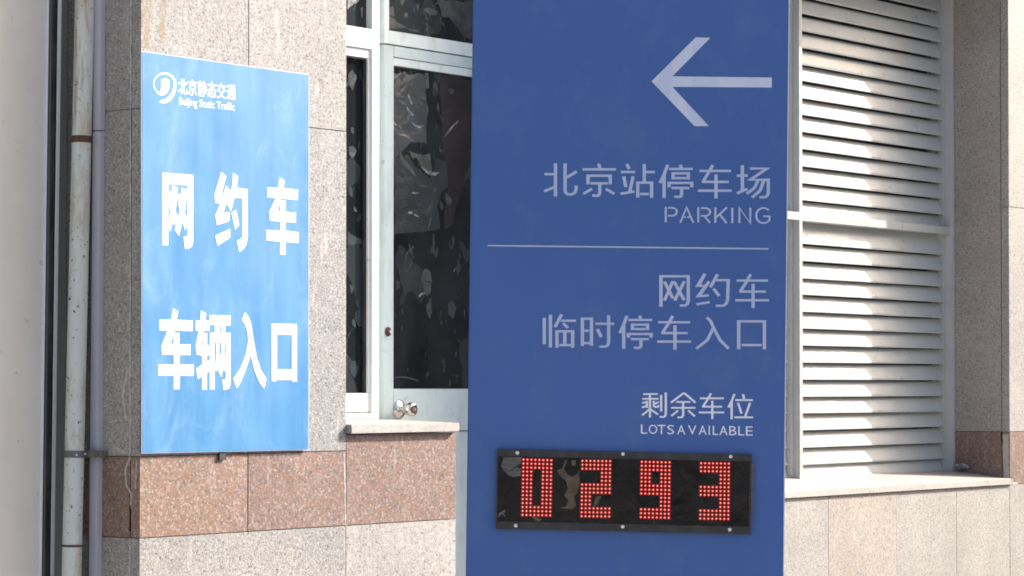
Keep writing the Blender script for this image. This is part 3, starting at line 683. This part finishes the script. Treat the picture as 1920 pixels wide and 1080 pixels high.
# pipe
PY = 0.215; PR = 0.0305
pt0 = FAC.at(159, 0, PY); pt1 = FAC.at(134, 1080, PY)
sl_ = (pt0[0] - pt1[0]) / (pt0[1] - pt1[1])
def pipe_at(z): return Vector((pt1[0] + (z - pt1[1]) * sl_, PY, z))
pb0 = pipe_at(0.05)
dp = thing('drain_pipe', 'white painted drain pipe with rust runs and black flecks left of the pier', 'pipe', FAC, tuple(pb0))
m = MB(pb0); m.tube(pipe_at(0.05), pipe_at(Z_TOP), PR, 40); m.build('pipe_length', 'pipe', dp, smooth=True)
def pz(py): return FAC.at(140, py, PY)[1]
m = MB(pb0); m.tube(pipe_at(pz(267)), pipe_at(pz(254)), PR + 0.0009, 40); m.build('rusty_band', 'rust', dp, smooth=True)
m = MB(pb0); m.tube(pipe_at(pz(1025)), pipe_at(pz(1021)), PR + 0.0022, 40); m.build('wire_tie', 'rust', dp, smooth=True)
m = MB(pb0); p = pipe_at(pz(852))
m.tube(pipe_at(pz(858)), pipe_at(pz(845)), PR + 0.003, 40)
m.box(p.x + PR - 0.006, UL - 0.029, PY - 0.060, PY - 0.056, pz(858), pz(845))
m.box(p.x + PR - 0.006, p.x + PR + 0.004, PY - 0.0555, PY - 0.02, pz(858), pz(845))
m.build('pipe_clamp', 'strap', dp)
m = MB(pb0); m.box(UL - 0.0285, UL - 0.0265, 0.140, 0.240, pz(858), pz(845)); m.box(UL - 0.0282, UL - 0.002, 0.138, 0.1395, pz(858), pz(845)); m.build('clamp_strap', 'strap', dp)
m = MB(pb0)
for px_, py_ in ((144, 853), (160, 851)):
    u_, z_ = FAC.at(px_, py_, PY - PR - 0.003); m.lathe((u_, PY - PR - 0.001, z_), (0, -1, 0), [(0, 0.004), (0.003, 0.0035), (0.005, 0.002)], 12)
m.build('bolt', 'screw', dp)
# hole and drips in the pipe
for (px_, py_, r_) in ((143, 560, 0.0042), (157, 562, 0.0022), (138, 372, 0.002), (143, 413, 0.0028), (147, 525, 0.0024), (141, 709, 0.003), (136, 1000, 0.002)):
    u_, z_ = FAC.at(px_, py_, PY - PR)
    m = MB(pb0); c_ = pipe_at(z_); a_ = u_ - c_.x; yy = -math.sqrt(max(PR * PR - a_ * a_, 1e-6))
    m.lathe((u_, c_.y + yy + 0.001, z_), (a_, yy, 0), [(0, r_), (0.0016, r_ * 0.9)], 9); m.build('rust_spot', 'rust', dp)
# trunking
ty0 = 0.170
TF = Frame(FAC.M @ Matrix.Translation((UL - 0.0135, ty0, 0.05)) @ Matrix.Rotation(0.0035, 4, 'Y') @ Matrix.Rotation(0.004, 4, 'X'))
tk = thing('cable_trunking', 'pale lilac cable trunking running up the side of the pier next to the pipe', 'trunking', TF, (0, 0, 0))
m = MB(); m.box(-0.0125, 0.0115, 0.0, 0.036, 0, 2.35); m.build('trunking_length', 'trunking', tk, bevel=0.002)
m = MB(); m.box(-0.0125, 0.0115, 0.0, 0.036, 2.3525, Z_TOP - 0.2); m.build('trunking_length', 'trunking', tk, bevel=0.002)
m = MB(); m.box(-0.012, 0.011, 0.037, 0.040, 0, Z_TOP - 0.2); m.build('shadow_gap', 'strap', tk)

# ------------------------------------------------------------------ lettering tools
def pen(m, pts, wx, wy, fr, y, k, ox, oy, s_, h=0.0006):
    """a monoline stroke: wide in x by wx and in y by wy (crop pixels) with square ends"""
    P = [(ox + a / s_, oy + b / s_) for a, b in pts]; hx = wx / s_ / 2; hy = wy / s_ / 2
    L = []; R = []
    for i, p in enumerate(P):
        def nrm(a, b):
            dx = b[0] - a[0]; dy = b[1] - a[1]; l = math.hypot(dx, dy) or 1; return (-dy / l, dx / l)
        if i == 0: n = nrm(P[0], P[1]); q = 1
        elif i == len(P) - 1: n = nrm(P[-2], P[-1]); q = 1
        else:
            a = nrm(P[i - 1], p); b = nrm(p, P[i + 1]); n = (a[0] + b[0], a[1] + b[1]); l = math.hypot(*n) or 1; n = (n[0] / l, n[1] / l)
            q = 1 / max(0.45, n[0] * a[0] + n[1] * a[1])
        L.append((p[0] + n[0] * hx * q, p[1] + n[1] * hy * q)); R.append((p[0] - n[0] * hx * q, p[1] - n[1] * hy * q))
    for i in range(len(P) - 1):
        quad = [fr.at(*L[i], y), fr.at(*L[i + 1], y), fr.at(*R[i + 1], y), fr.at(*R[i], y)]
        m.plate(quad, y - h - 0.00009 * ((k + i) % 9), y + 0.0002)
def strokes(name, data, wx, wy, fr, y, ox, oy, s_, mat, parent, off, label=None):
    m = MB(off); k = 0
    for st_ in data: pen(m, st_, wx, wy, fr, y, k, ox, oy, s_); k += len(st_) - 1
    o = m.build(name, mat, parent)
    if label: o['label'] = label
    return o
def text2d(body, bold=0.0):
    """flat triangles of a typeset string, normalised to 0..1 in both directions"""
    cu = bpy.data.curves.new('t', 'FONT'); cu.body = body; cu.size = 1; cu.offset = bold; cu.resolution_u = 3
    o = bpy.data.objects.new('t', cu); C.objects.link(o); dg = bpy.context.evaluated_depsgraph_get(); dg.update()
    me = bpy.data.meshes.new_from_object(o.evaluated_get(dg)); bpy.data.objects.remove(o)
    vs = [v.co.copy() for v in me.vertices]; fs = [tuple(p.vertices) for p in me.polygons]
    x0 = min(v.x for v in vs); x1 = max(v.x for v in vs); y0 = min(v.y for v in vs); y1 = max(v.y for v in vs)
    return [((v.x - x0) / (x1 - x0), (v.y - y0) / (y1 - y0)) for v in vs], fs
def put_text(m, body, quad, fr, y, bold=0.0, h=0.0008):
    """quad: pixel corners tl, tr, br, bl"""
    uv, fs = text2d(body, bold); tl, tr, br, bl = quad; vs = []
    for (a, b) in uv:
        t = [tl[i] + (tr[i] - tl[i]) * a for i in (0, 1)]; q = [bl[i] + (br[i] - bl[i]) * a for i in (0, 1)]
        p = [q[i] + (t[i] - q[i]) * b for i in (0, 1)]; c = fr.at(p[0], p[1], y); vs.append((c[0], y - h, c[1]))
    m.add(vs, fs)

# ------------------------------------------------------------------ the blue board on the pier
BY = -0.013
bq = [FAC.at(265.5, 95.5, BY), FAC.at(580, 139.5, BY), FAC.at(579.5, 843.5, BY), FAC.at(266, 850.5, BY)]
bb = (bq[3][0], 0.0, bq[3][1])
bd = thing('parking_entrance_sign', 'bright blue board with bold white characters and a swirl logo on the left pier', 'sign', FAC, bb)
m = MB(bb); m.plate([bq[3], bq[2], bq[1], bq[0]], BY + 0.001, BY + 0.004); m.build('board_body', 'board_rim', bd)
def inset(q, dx, dz): return [(q[0][0] + dx, q[0][1] - dz), (q[1][0] - dx, q[1][1] - dz), (q[2][0] - dx, q[2][1] + dz), (q[3][0] + dx, q[3][1] + dz)]
iq = inset(bq, 0.003, 0.0022)
m = MB(bb); m.plate([iq[3], iq[2], iq[1], iq[0]], BY, BY + 0.0008); m.build('printed_face', 'board_blue', bd)
u_, z_ = FAC.at(420, 856, -0.01); m = MB(bb); m.box(u_ - 0.018, u_ + 0.012, -0.0085, 0.001, z_ - 0.010, z_ + 0.012); m.build('bracket', 'black_plastic', bd)
for k in range(2):
    u_, z_ = FAC.at(300 + 230 * k, 300, 0); m = MB(bb); m.box(u_, u_ + 0.03, BY + 0.0045, 0.0, z_ - 0.4, z_ - 0.3); m.build('bracket', 'black_plastic', bd)
def polys(name, data, ox, oy, s_, h=0.0002, lab=None):
    m = MB(bb)
    for k, pts in enumerate(data):
        m.plate([FAC.at(ox + a / s_, oy + b / s_, BY) for a, b in pts], BY - h - 0.00006 * k, BY + 0.0002)
    o = m.build(name, 'board_white', bd)
    if lab: o['label'] = lab
wang = [[(213, 113), (490, 135), (490, 740), (480, 775), (455, 795), (418, 798), (405, 688), (430, 688), (440, 680), (440, 228), (265, 215), (265, 768), (213, 765)],
        [(303, 230), (352, 247), (335, 430), (285, 642), (263, 600), (290, 440)], [(263, 300), (288, 275), (312, 420), (358, 520), (320, 590), (285, 460)],
        [(388, 250), (434, 262), (418, 450), (362, 682), (325, 628), (370, 460)], [(345, 325), (370, 298), (392, 430), (445, 545), (418, 635), (372, 460)]]
yue = [[(743, 108), (787, 148), (745, 305), (762, 303), (787, 230), (822, 272), (762, 475), (820, 467), (812, 552), (705, 585), (690, 495), (735, 392), (692, 387), (682, 312)],
       [(690, 680), (822, 620), (822, 698), (710, 772)],
       [(850, 115), (895, 150), (882, 250), (980, 262), (980, 700), (965, 770), (935, 810), (905, 828), (885, 725), (915, 712), (933, 690), (933, 345), (862, 338), (830, 460), (793, 392), (840, 240)],
       [(835, 475), (877, 448), (903, 585), (868, 630)]]
che1 = [[(1268, 155), (1315, 185), (1300, 252), (1433, 268), (1430, 360), (1282, 347), (1250, 458), (1273, 460), (1278, 362), (1322, 368), (1320, 465), (1413, 475), (1412, 565), (1320, 557),
         (1320, 635), (1440, 650), (1437, 748), (1320, 737), (1318, 852), (1272, 850), (1272, 735), (1147, 722), (1147, 628), (1275, 637), (1275, 555), (1180, 545), (1172, 470), (1232, 345), (1155, 335), (1157, 245), (1250, 250)]]
polys('lettering', wang + yue + che1, 260, 300, 4.8, lab='large white characters, upper line')
che2 = [[(312, 183), (357, 212), (340, 285), (487, 293), (485, 388), (325, 383), (288, 503), (315, 503), (318, 402), (367, 404), (365, 508), (467, 508), (465, 603), (368, 602), (368, 688), (495, 690),
         (493, 790), (370, 788), (368, 910), (318, 910), (318, 790), (178, 787), (180, 688), (318, 688), (318, 602), (213, 598), (205, 522), (262, 382), (187, 380), (187, 285), (290, 285)]]
liang = [[(562, 200), (608, 230), (600, 290), (636, 292), (636, 383), (585, 383), (565, 515), (578, 515), (585, 405), (615, 405), (615, 515), (637, 515), (637, 605), (613, 605), (613, 655), (637, 650),
          (637, 750), (613, 765), (613, 915), (572, 915), (572, 790), (535, 820), (518, 725), (572, 690), (572, 605), (522, 600), (515, 520), (540, 385), (515, 383), (515, 293), (555, 293)],
         [(638, 243), (828, 248), (825, 338), (638, 332)], [(685, 330), (725, 331), (725, 410), (685, 410)], [(740, 332), (778, 332), (778, 410), (740, 410)],
         [(641, 402), (682, 402), (682, 912), (641, 912)], [(680, 402), (825, 404), (825, 490), (680, 488)],
         [(784, 489), (825, 489), (825, 870), (812, 905), (765, 920), (752, 825), (775, 822), (784, 812)],
         [(698, 486), (725, 486), (722, 600), (700, 750), (686, 735), (700, 600)], [(708, 620), (722, 560), (760, 700), (745, 805), (712, 740)],
         [(742, 486), (770, 486), (768, 600), (750, 740), (736, 700), (745, 600)], [(762, 560), (772, 600), (782, 680), (782, 745), (765, 750), (758, 660)]]
ru = [[(955, 215), (990, 262), (1012, 330), (1035, 480), (1060, 620), (1100, 740), (1148, 815), (1128, 905), (1085, 850), (1040, 740), (1008, 600), (960, 740), (920, 840), (882, 903), (850, 815), (915, 720), (960, 600), (985, 470), (975, 385), (955, 330), (925, 290)]]
kou = [[(1195, 320), (1422, 325), (1422, 422), (1195, 420)], [(1195, 419), (1243, 419), (1243, 733), (1235, 842), (1195, 838)], [(1377, 421), (1422, 421), (1422, 843), (1380, 843), (1377, 733)], [(1240, 731), (1379, 732), (1378, 828), (1237, 828)]]
polys('lettering', che2 + liang + ru + kou, 260, 540, 4.8, lab='large white characters, lower line')
# swirl logo and its small lines of text
sw = []
for i in range(0, 27):                          # outer edge: from the foot round over the top and down the right
    a = math.radians(250 - i * 10); sw.append((235 + 103 * math.cos(a), 371 - 104 * math.sin(a)))
sw += [(334, 432), (318, 478), (288, 518), (250, 543), (215, 545), (185, 535), (205, 518), (238, 508), (272, 480), (300, 440), (312, 400)]
for i in range(0, 24):
    a = math.radians(-10 + i * 10 + 2); sw.append((228 + 88 * math.cos(a), 371 - 86 * math.sin(a)))
sw += [(180, 452)]
jj = [(203, 328), (232, 326), (236, 317), (252, 318), (255, 328), (274, 332), (275, 410), (262, 446), (235, 470), (205, 477), (178, 466), (168, 448), (192, 440), (202, 415)]
polys('logo', [sw, jj], 260, 80, 4.8, lab='white swirl emblem')
m = MB(bb)
Z = lambda a, b: (260 + a / 4.8, 80 + b / 4.8)
put_text(m, '北京静态交通', [Z(357, 316), Z(873, 378), Z(873, 520), Z(357, 462)], FAC, BY, 0.008, 0.0004)
put_text(m, 'Beijing Static Traffic', [Z(365, 488), Z(863, 545), Z(863, 632), Z(365, 580)], FAC, BY, 0.008, 0.0004)
m.build('lettering', 'board_white', bd)['label'] = 'small white company name beside the logo'

# ------------------------------------------------------------------ the totem
def tx(px, py=540, y=-0.07): return TOT.at(px, py, y)[0]
TFY = -0.07                                      # its front face
t0 = tx(880); t1 = tx(1473.5)
tt = thing('parking_totem', 'tall blue guide totem with white arrow, parking lettering and a red counter display', 'sign', TOT, (0, 0, 0))
m = MB(); m.box(t0, t1, TFY, 0.09, 0.12, 3.3); m.build('totem_body', 'totem_blue', tt, bevel=0.0035)
m = MB(); m.box(t0 - 0.03, t1 + 0.03, TFY - 0.03, 0.12, -0.01, 0.12); m.build('plinth', 'strap', tt, bevel=0.006)
# pale strip painted for the sunlight caught on the right front edge
m = MB(); m.box(t1 + 0.0002, t1 + 0.0034, TFY + 0.006, 0.085, 0.125, 3.29); m.build('edge_strip', 'panel_edge', tt)
A_ = (1000, 290, 4.0)
line1 = [[(83, 146), (160, 146)], [(166, 65), (166, 313)], [(80, 275), (155, 245)], [(238, 65), (238, 265), (243, 285), (258, 297), (290, 298), (312, 285), (320, 262), (322, 232)], [(325, 126), (250, 172)],
 [(370, 110), (620, 110)], [(489, 68), (500, 102)], [(410, 222), (410, 158), (577, 158), (577, 222)], [(430, 215), (560, 215)], [(498, 222), (498, 288), (490, 304), (470, 309), (442, 305)], [(375, 293), (440, 256)], [(543, 256), (607, 294)],
 [(701, 70), (719, 108)], [(658, 130), (764, 130)], [(678, 163), (694, 243)], [(748, 163), (724, 275)], [(655, 293), (758, 276)], [(832, 70), (832, 205)], [(844, 130), (912, 130)], [(783, 322), (783, 210), (887, 210), (887, 324)], [(800, 295), (868, 295)],
 [(1008, 75), (980, 150), (950, 212)], [(981, 150), (981, 325)], [(1101, 76), (1110, 100)], [(1018, 107), (1196, 107)], [(1048, 186), (1048, 140), (1162, 140), (1162, 186)], [(1062, 176), (1148, 176)], [(1018, 244), (1018, 212), (1188, 212), (1188, 244)], [(1036, 250), (1170, 250)], [(1112, 256), (1112, 298), (1104, 314), (1086, 317), (1056, 314)],
 [(1346, 78), (1310, 140), (1272, 205)], [(1245, 122), (1482, 122)], [(1266, 204), (1466, 204)], [(1235, 270), (1488, 270)], [(1370, 148), (1370, 328)],
 [(1568, 80), (1568, 275)], [(1527, 157), (1608, 157)], [(1527, 290), (1606, 256)], [(1625, 104), (1752, 104), (1628, 188), (1762, 188), (1762, 288), (1752, 310), (1735, 319), (1695, 320)], [(1685, 195), (1658, 250), (1600, 294)], [(1727, 195), (1702, 268), (1640, 322)]]
strokes('lettering', line1, 25, 18, TOT, TFY, *A_, 'acrylic', tt, (0, 0, 0), 'upper line of large pale characters')
parking = [[(993, 392), (993, 507)], [(1010, 399), (1048, 399), (1070, 409), (1077, 428), (1070, 448), (1048, 458), (1010, 458)], [(1102, 510), (1150, 395), (1200, 510)], [(1128, 468), (1142, 468)], [(1154, 468), (1174, 468)],
 [(1237, 395), (1237, 509)], [(1255, 401), (1298, 401), (1320, 411), (1327, 430), (1318, 450), (1298, 459), (1255, 459)], [(1285, 462), (1325, 512)], [(1365, 396), (1365, 511)], [(1452, 396), (1372, 470)], [(1398, 448), (1450, 514)],
 [(1492, 398), (1492, 513)], [(1545, 513), (1545, 398), (1627, 514), (1627, 398)],
 [(1767, 416), (1742, 402), (1716, 400), (1690, 412), (1674, 435), (1671, 460), (1680, 490), (1700, 508), (1725, 514), (1750, 508), (1770, 494), (1772, 462), (1724, 462)]]
strokes('lettering', parking, 15, 12, TOT, TFY, *A_, 'acrylic', tt, (0, 0, 0), 'thin capitals reading PARKING')
m = MB(); m.plate([TOT.at(914, 459.2, TFY), TOT.at(1441, 465.2, TFY), TOT.at(1441, 467.9, TFY), TOT.at(914, 461.8, TFY)], TFY - 0.0008, TFY + 0.0002); m.build('rule_line', 'acrylic', tt)
line2 = [[(957, 340), (957, 112), (1162, 112), (1162, 298), (1154, 320), (1138, 331), (1098, 331)], [(983, 152), (1047, 278)], [(1047, 148), (983, 294)], [(1055, 150), (1132, 292)], [(1132, 150), (1060, 294)],
 [(1287, 93), (1234, 184), (1276, 184)], [(1318, 150), (1238, 262), (1316, 255)], [(1222, 323), (1322, 306)], [(1382, 97), (1328, 195)], [(1372, 141), (1462, 141), (1456, 290), (1446, 318), (1425, 333), (1368, 333)], [(1352, 205), (1394, 260)],
 [(1630, 97), (1598, 155), (1552, 226)], [(1524, 144), (1760, 144)], [(1545, 227), (1744, 227)], [(1514, 292), (1768, 292)], [(1648, 168), (1648, 350)],
 [(82, 424), (82, 622)], [(128, 400), (128, 646)], [(212, 398), (162, 494)], [(205, 445), (319, 445)], [(222, 464), (260, 499)], [(177, 648), (177, 525), (295, 525), (295, 648)], [(236, 530), (236, 625)], [(195, 628), (284, 628)],
 [(368, 635), (368, 430), (436, 430), (436, 633)], [(382, 520), (420, 520)], [(380, 613), (424, 613)], [(465, 468), (607, 468)], [(565, 403), (565, 608), (557, 630), (538, 640), (494, 639)], [(480, 508), (510, 568)],
 [(702, 408), (678, 475), (648, 538)], [(678, 480), (678, 656)], [(797, 407), (805, 432)], [(712, 440), (892, 440)], [(743, 516), (743, 475), (857, 475), (857, 516)], [(758, 508), (842, 508)], [(713, 572), (713, 545), (883, 545), (883, 572)], [(732, 583), (866, 583)], [(807, 588), (807, 632), (798, 647), (782, 650), (754, 647)],
 [(1046, 409), (1014, 465), (968, 537)], [(936, 457), (1176, 457)], [(960, 538), (1158, 538)], [(929, 602), (1182, 602)], [(1062, 480), (1062, 662)],
 [(1300, 420), (1330, 448), (1350, 495), (1400, 590), (1464, 655)], [(1350, 500), (1305, 590), (1222, 655)],
 [(1540, 660), (1540, 450), (1733, 450), (1733, 660)], [(1562, 628), (1712, 628)]]
strokes('lettering', line2, 25, 17, TOT, TFY, 1000, 490, 4.0, 'acrylic', tt, (0, 0, 0), 'middle two lines of pale characters')
line3 = [[(275, 174), (440, 172)], [(352, 175), (352, 436)], [(266, 226), (447, 226)], [(264, 271), (310, 266)], [(318, 248), (318, 328)], [(262, 324), (318, 306)], [(396, 248), (396, 305), (408, 320), (438, 318), (450, 298)], [(450, 262), (404, 284)], [(350, 342), (264, 412)], [(355, 342), (442, 402)],
 [(478, 182), (478, 370)], [(530, 155), (530, 398), (522, 422), (505, 431), (460, 428)],
 [(735, 160), (588, 270)], [(735, 160), (864, 270)], [(648, 262), (806, 262)], [(590, 328), (862, 328)], [(725, 262), (725, 412), (712, 434), (662, 436)], [(668, 358), (592, 420)], [(783, 358), (857, 424)],
 [(1038, 165), (1002, 232), (945, 318)], [(914, 221), (1184, 221)], [(938, 315), (1162, 315)], [(901, 380), (1188, 380)], [(1053, 248), (1053, 454)],
 [(1303, 172), (1272, 250), (1234, 325)], [(1271, 250), (1271, 456)], [(1398, 174), (1412, 228)], [(1313, 241), (1509, 241)], [(1342, 272), (1382, 392)], [(1478, 272), (1424, 424)], [(1303, 435), (1512, 435)]]
strokes('lettering', line3, 26, 20, TOT, TFY, 1160, 710, 6.0, 'vinyl', tt, (0, 0, 0), 'small white characters above the display')
m = MB()
for ch, a, b in [('L', 250, 322), ('O', 338, 435), ('T', 437, 527), ('S', 545, 625), ('A', 658, 750), ('V', 780, 875), ('A', 900, 990), ('I', 1012, 1026), ('L', 1058, 1118), ('A', 1133, 1225), ('B', 1243, 1325), ('L', 1345, 1412), ('E', 1430, 1508)]:
    f = lambda x: 515 + (x - 250) * 0.0175
    put_text(m, ch, [(1160 + a / 6, 710 + f(a) / 6), (1160 + b / 6, 710 + f(b) / 6), (1160 + b / 6, 710 + (f(b) + 104) / 6), (1160 + a / 6, 710 + (f(a) + 104) / 6)], TOT, TFY)
m.build('lettering', 'vinyl', tt)['label'] = 'tiny white capitals under the small characters'
ar = [(222, 600), (665, 160), (810, 165), (430, 550), (1424, 562), (1424, 662), (430, 655), (795, 1048), (652, 1048)]
m = MB(); m.plate([TOT.at(1180 + a / 5.333, 40 + b / 5.333, TFY) for a, b in ar], TFY - 0.0008, TFY + 0.0002); m.build('arrow', 'arrow_film', tt)
# display
DYY = TFY - 0.016
q = [(931.9, 841.9), (1409.6, 852.4), (1407.6, 1001.8), (929, 991.5)]
Q = [TOT.at(a, b, DYY) for a, b in q]
m = MB(); m.plate([Q[3], Q[2], Q[1], Q[0]], DYY + 0.004, TFY + 0.0002); dsp = m.build('counter_display', 'black_plastic', tt, bevel=0.001)
def lerpq(u, v):
    t = [q[0][i] + (q[1][i] - q[0][i]) * u for i in (0, 1)]; b = [q[3][i] + (q[2][i] - q[3][i]) * u for i in (0, 1)]; return [t[i] + (b[i] - t[i]) * v for i in (0, 1)]
def strip(u0, u1, v0, v1, y0, y1, name, mat, bev=0.0008, par=None):
    m = MB(); m.plate([TOT.at(*lerpq(u0, v1), y0), TOT.at(*lerpq(u1, v1), y0), TOT.at(*lerpq(u1, v0), y0), TOT.at(*lerpq(u0, v0), y0)], y0, y1); return m.build(name, mat, par or dsp, bevel=bev)
strip(0.0, 1.0, 0.0, 0.088, DYY, DYY + 0.0038, 'bezel', 'black_plastic'); strip(0.0, 1.0, 0.905, 1.0, DYY, DYY + 0.0038, 'bezel', 'black_plastic')
strip(0.0, 0.006, 0.09, 0.903, DYY, DYY + 0.0038, 'bezel', 'black_plastic'); strip(0.992, 1.0, 0.09, 0.903, DYY, DYY + 0.0038, 'bezel', 'black_plastic')
strip(0.0065, 0.9915, 0.09, 0.903, DYY + 0.0022, DYY + 0.0038, 'screen', 'screen', 0)
SY = DYY + 0.0022
FULL = '11111111'; pat = {'0': [FULL] * 3 + ['11100111'] * 9 + [FULL] * 3, '2': [FULL] * 3 + ['00000111'] * 3 + [FULL] * 3 + ['11100000'] * 3 + [FULL] * 3,
       '9': [FULL] * 3 + ['11100111'] * 3 + [FULL] * 3 + ['00000111'] * 3 + [FULL] * 3, '3': [FULL] * 3 + ['00000111'] * 3 + [FULL] * 3 + ['00000111'] * 3 + [FULL] * 3}
for ch, (tl, tr, bl, br) in zip('0293', [((981.5, 861.7), (1033.7, 863), (979.6, 965.4), (1031.5, 966.3)), ((1092.2, 864), (1144, 864.6), (1090.4, 967.8), (1142.2, 968.4)),
        ((1203.5, 865.9), (1255.4, 866.9), (1201.7, 969.6), (1253.9, 970.9)), ((1314.6, 868.5), (1366.5, 869.3), (1313.1, 972.2), (1365.4, 973))]):
    ml = MB(); mc = MB()
    for r in range(15):
        for c_ in range(8):
            if pat[ch][r][c_] == '1':
                u = c_ / 7; v = r / 14
                p = [(tl[i] * (1 - u) + tr[i] * u) * (1 - v) + (bl[i] * (1 - u) + br[i] * u) * v for i in (0, 1)]; x_, z_ = TOT.at(*p, SY)
                ml.lathe((x_, SY, z_), (0, -1, 0), [(0, 0.0049), (0.0004, 0.0049)], 10)
                mc.lathe((x_, SY - 0.0005, z_), (0, -1, 0), [(0, 0.0018), (0.0006, 0.0016), (0.0010, 0.0010)], 10)
    dg = ml.build('digit', 'led_lens', dsp); dg['label'] = 'lit red digit ' + ch
    # cores belong to the same digit: join as second material
    co = mc.build('tmp', 'led_core'); bm = bmesh.new(); bm.from_mesh(dg.data); nf = len(bm.faces); bm.from_mesh(co.data)
    bm.faces.ensure_lookup_table()
    for f in bm.faces[nf:]: f.material_index = 1
    bm.to_mesh(dg.data); bm.free(); dg.data.materials.append(M['led_core']); bpy.data.objects.remove(co)
def cover_patch(pts, mat, ox=900, oy=820, s_=5.4, k=1):  # grey pieces are peeled film, tan pieces paint a reflection
    m = MB(); m.plate([TOT.at(ox + a / s_, oy + b / s_, SY) for a, b in pts], SY - 0.0003 * k, SY + 0.0001); m.build('film_and_reflection_patch', mat, dsp)
cover_patch([(240, 200), (420, 200), (415, 265), (370, 290), (290, 335), (215, 305), (225, 250)], 'film')
cover_patch([(225, 318), (290, 340), (372, 300), (415, 320), (412, 390), (340, 402), (290, 385)], 'film', k=0.6)
cover_patch([(860, 230), (885, 225), (850, 320), (880, 370), (930, 400), (985, 370), (1000, 320), (1010, 470), (990, 560), (950, 600), (975, 690), (940, 730), (800, 715), (870, 700), (900, 640), (850, 590), (890, 520), (870, 440), (800, 380), (780, 330), (830, 320)], 'tan')
cover_patch([(925, 235), (970, 230), (968, 290), (930, 285)], 'tan', k=0.6)
cover_patch([(515, 800), (560, 805), (625, 830), (600, 855), (560, 840)], 'tan')
cover_patch([(190, 770), (250, 730), (262, 745), (240, 770), (258, 800), (250, 805), (228, 775), (180, 815)], 'film')
cover_patch([(1170, 600), (1235, 590), (1180, 690), (1150, 700)], 'tan')
for (a, b) in ((970, 849), (1168, 851), (1370, 856), (967, 985.5), (1167.5, 987.5), (1368, 993)):
    x_, z_ = TOT.at(a, b, DYY); m = MB(); m.lathe((x_, DYY + 0.0002, z_), (0, -1, 0), [(0, 0.0052), (0.0015, 0.0052), (0.0028, 0.003)], 14); m.build('screw', 'screw', dsp, smooth=True)
# fold of clear tape at the right end
m = MB(); m.plate([TOT.at(1409, 872, DYY), TOT.at(1412.5, 866, DYY), TOT.at(1411, 960, DYY), TOT.at(1408.5, 985, DYY)], DYY - 0.0006, DYY + 0.003); m.build('tape', 'film', dsp)
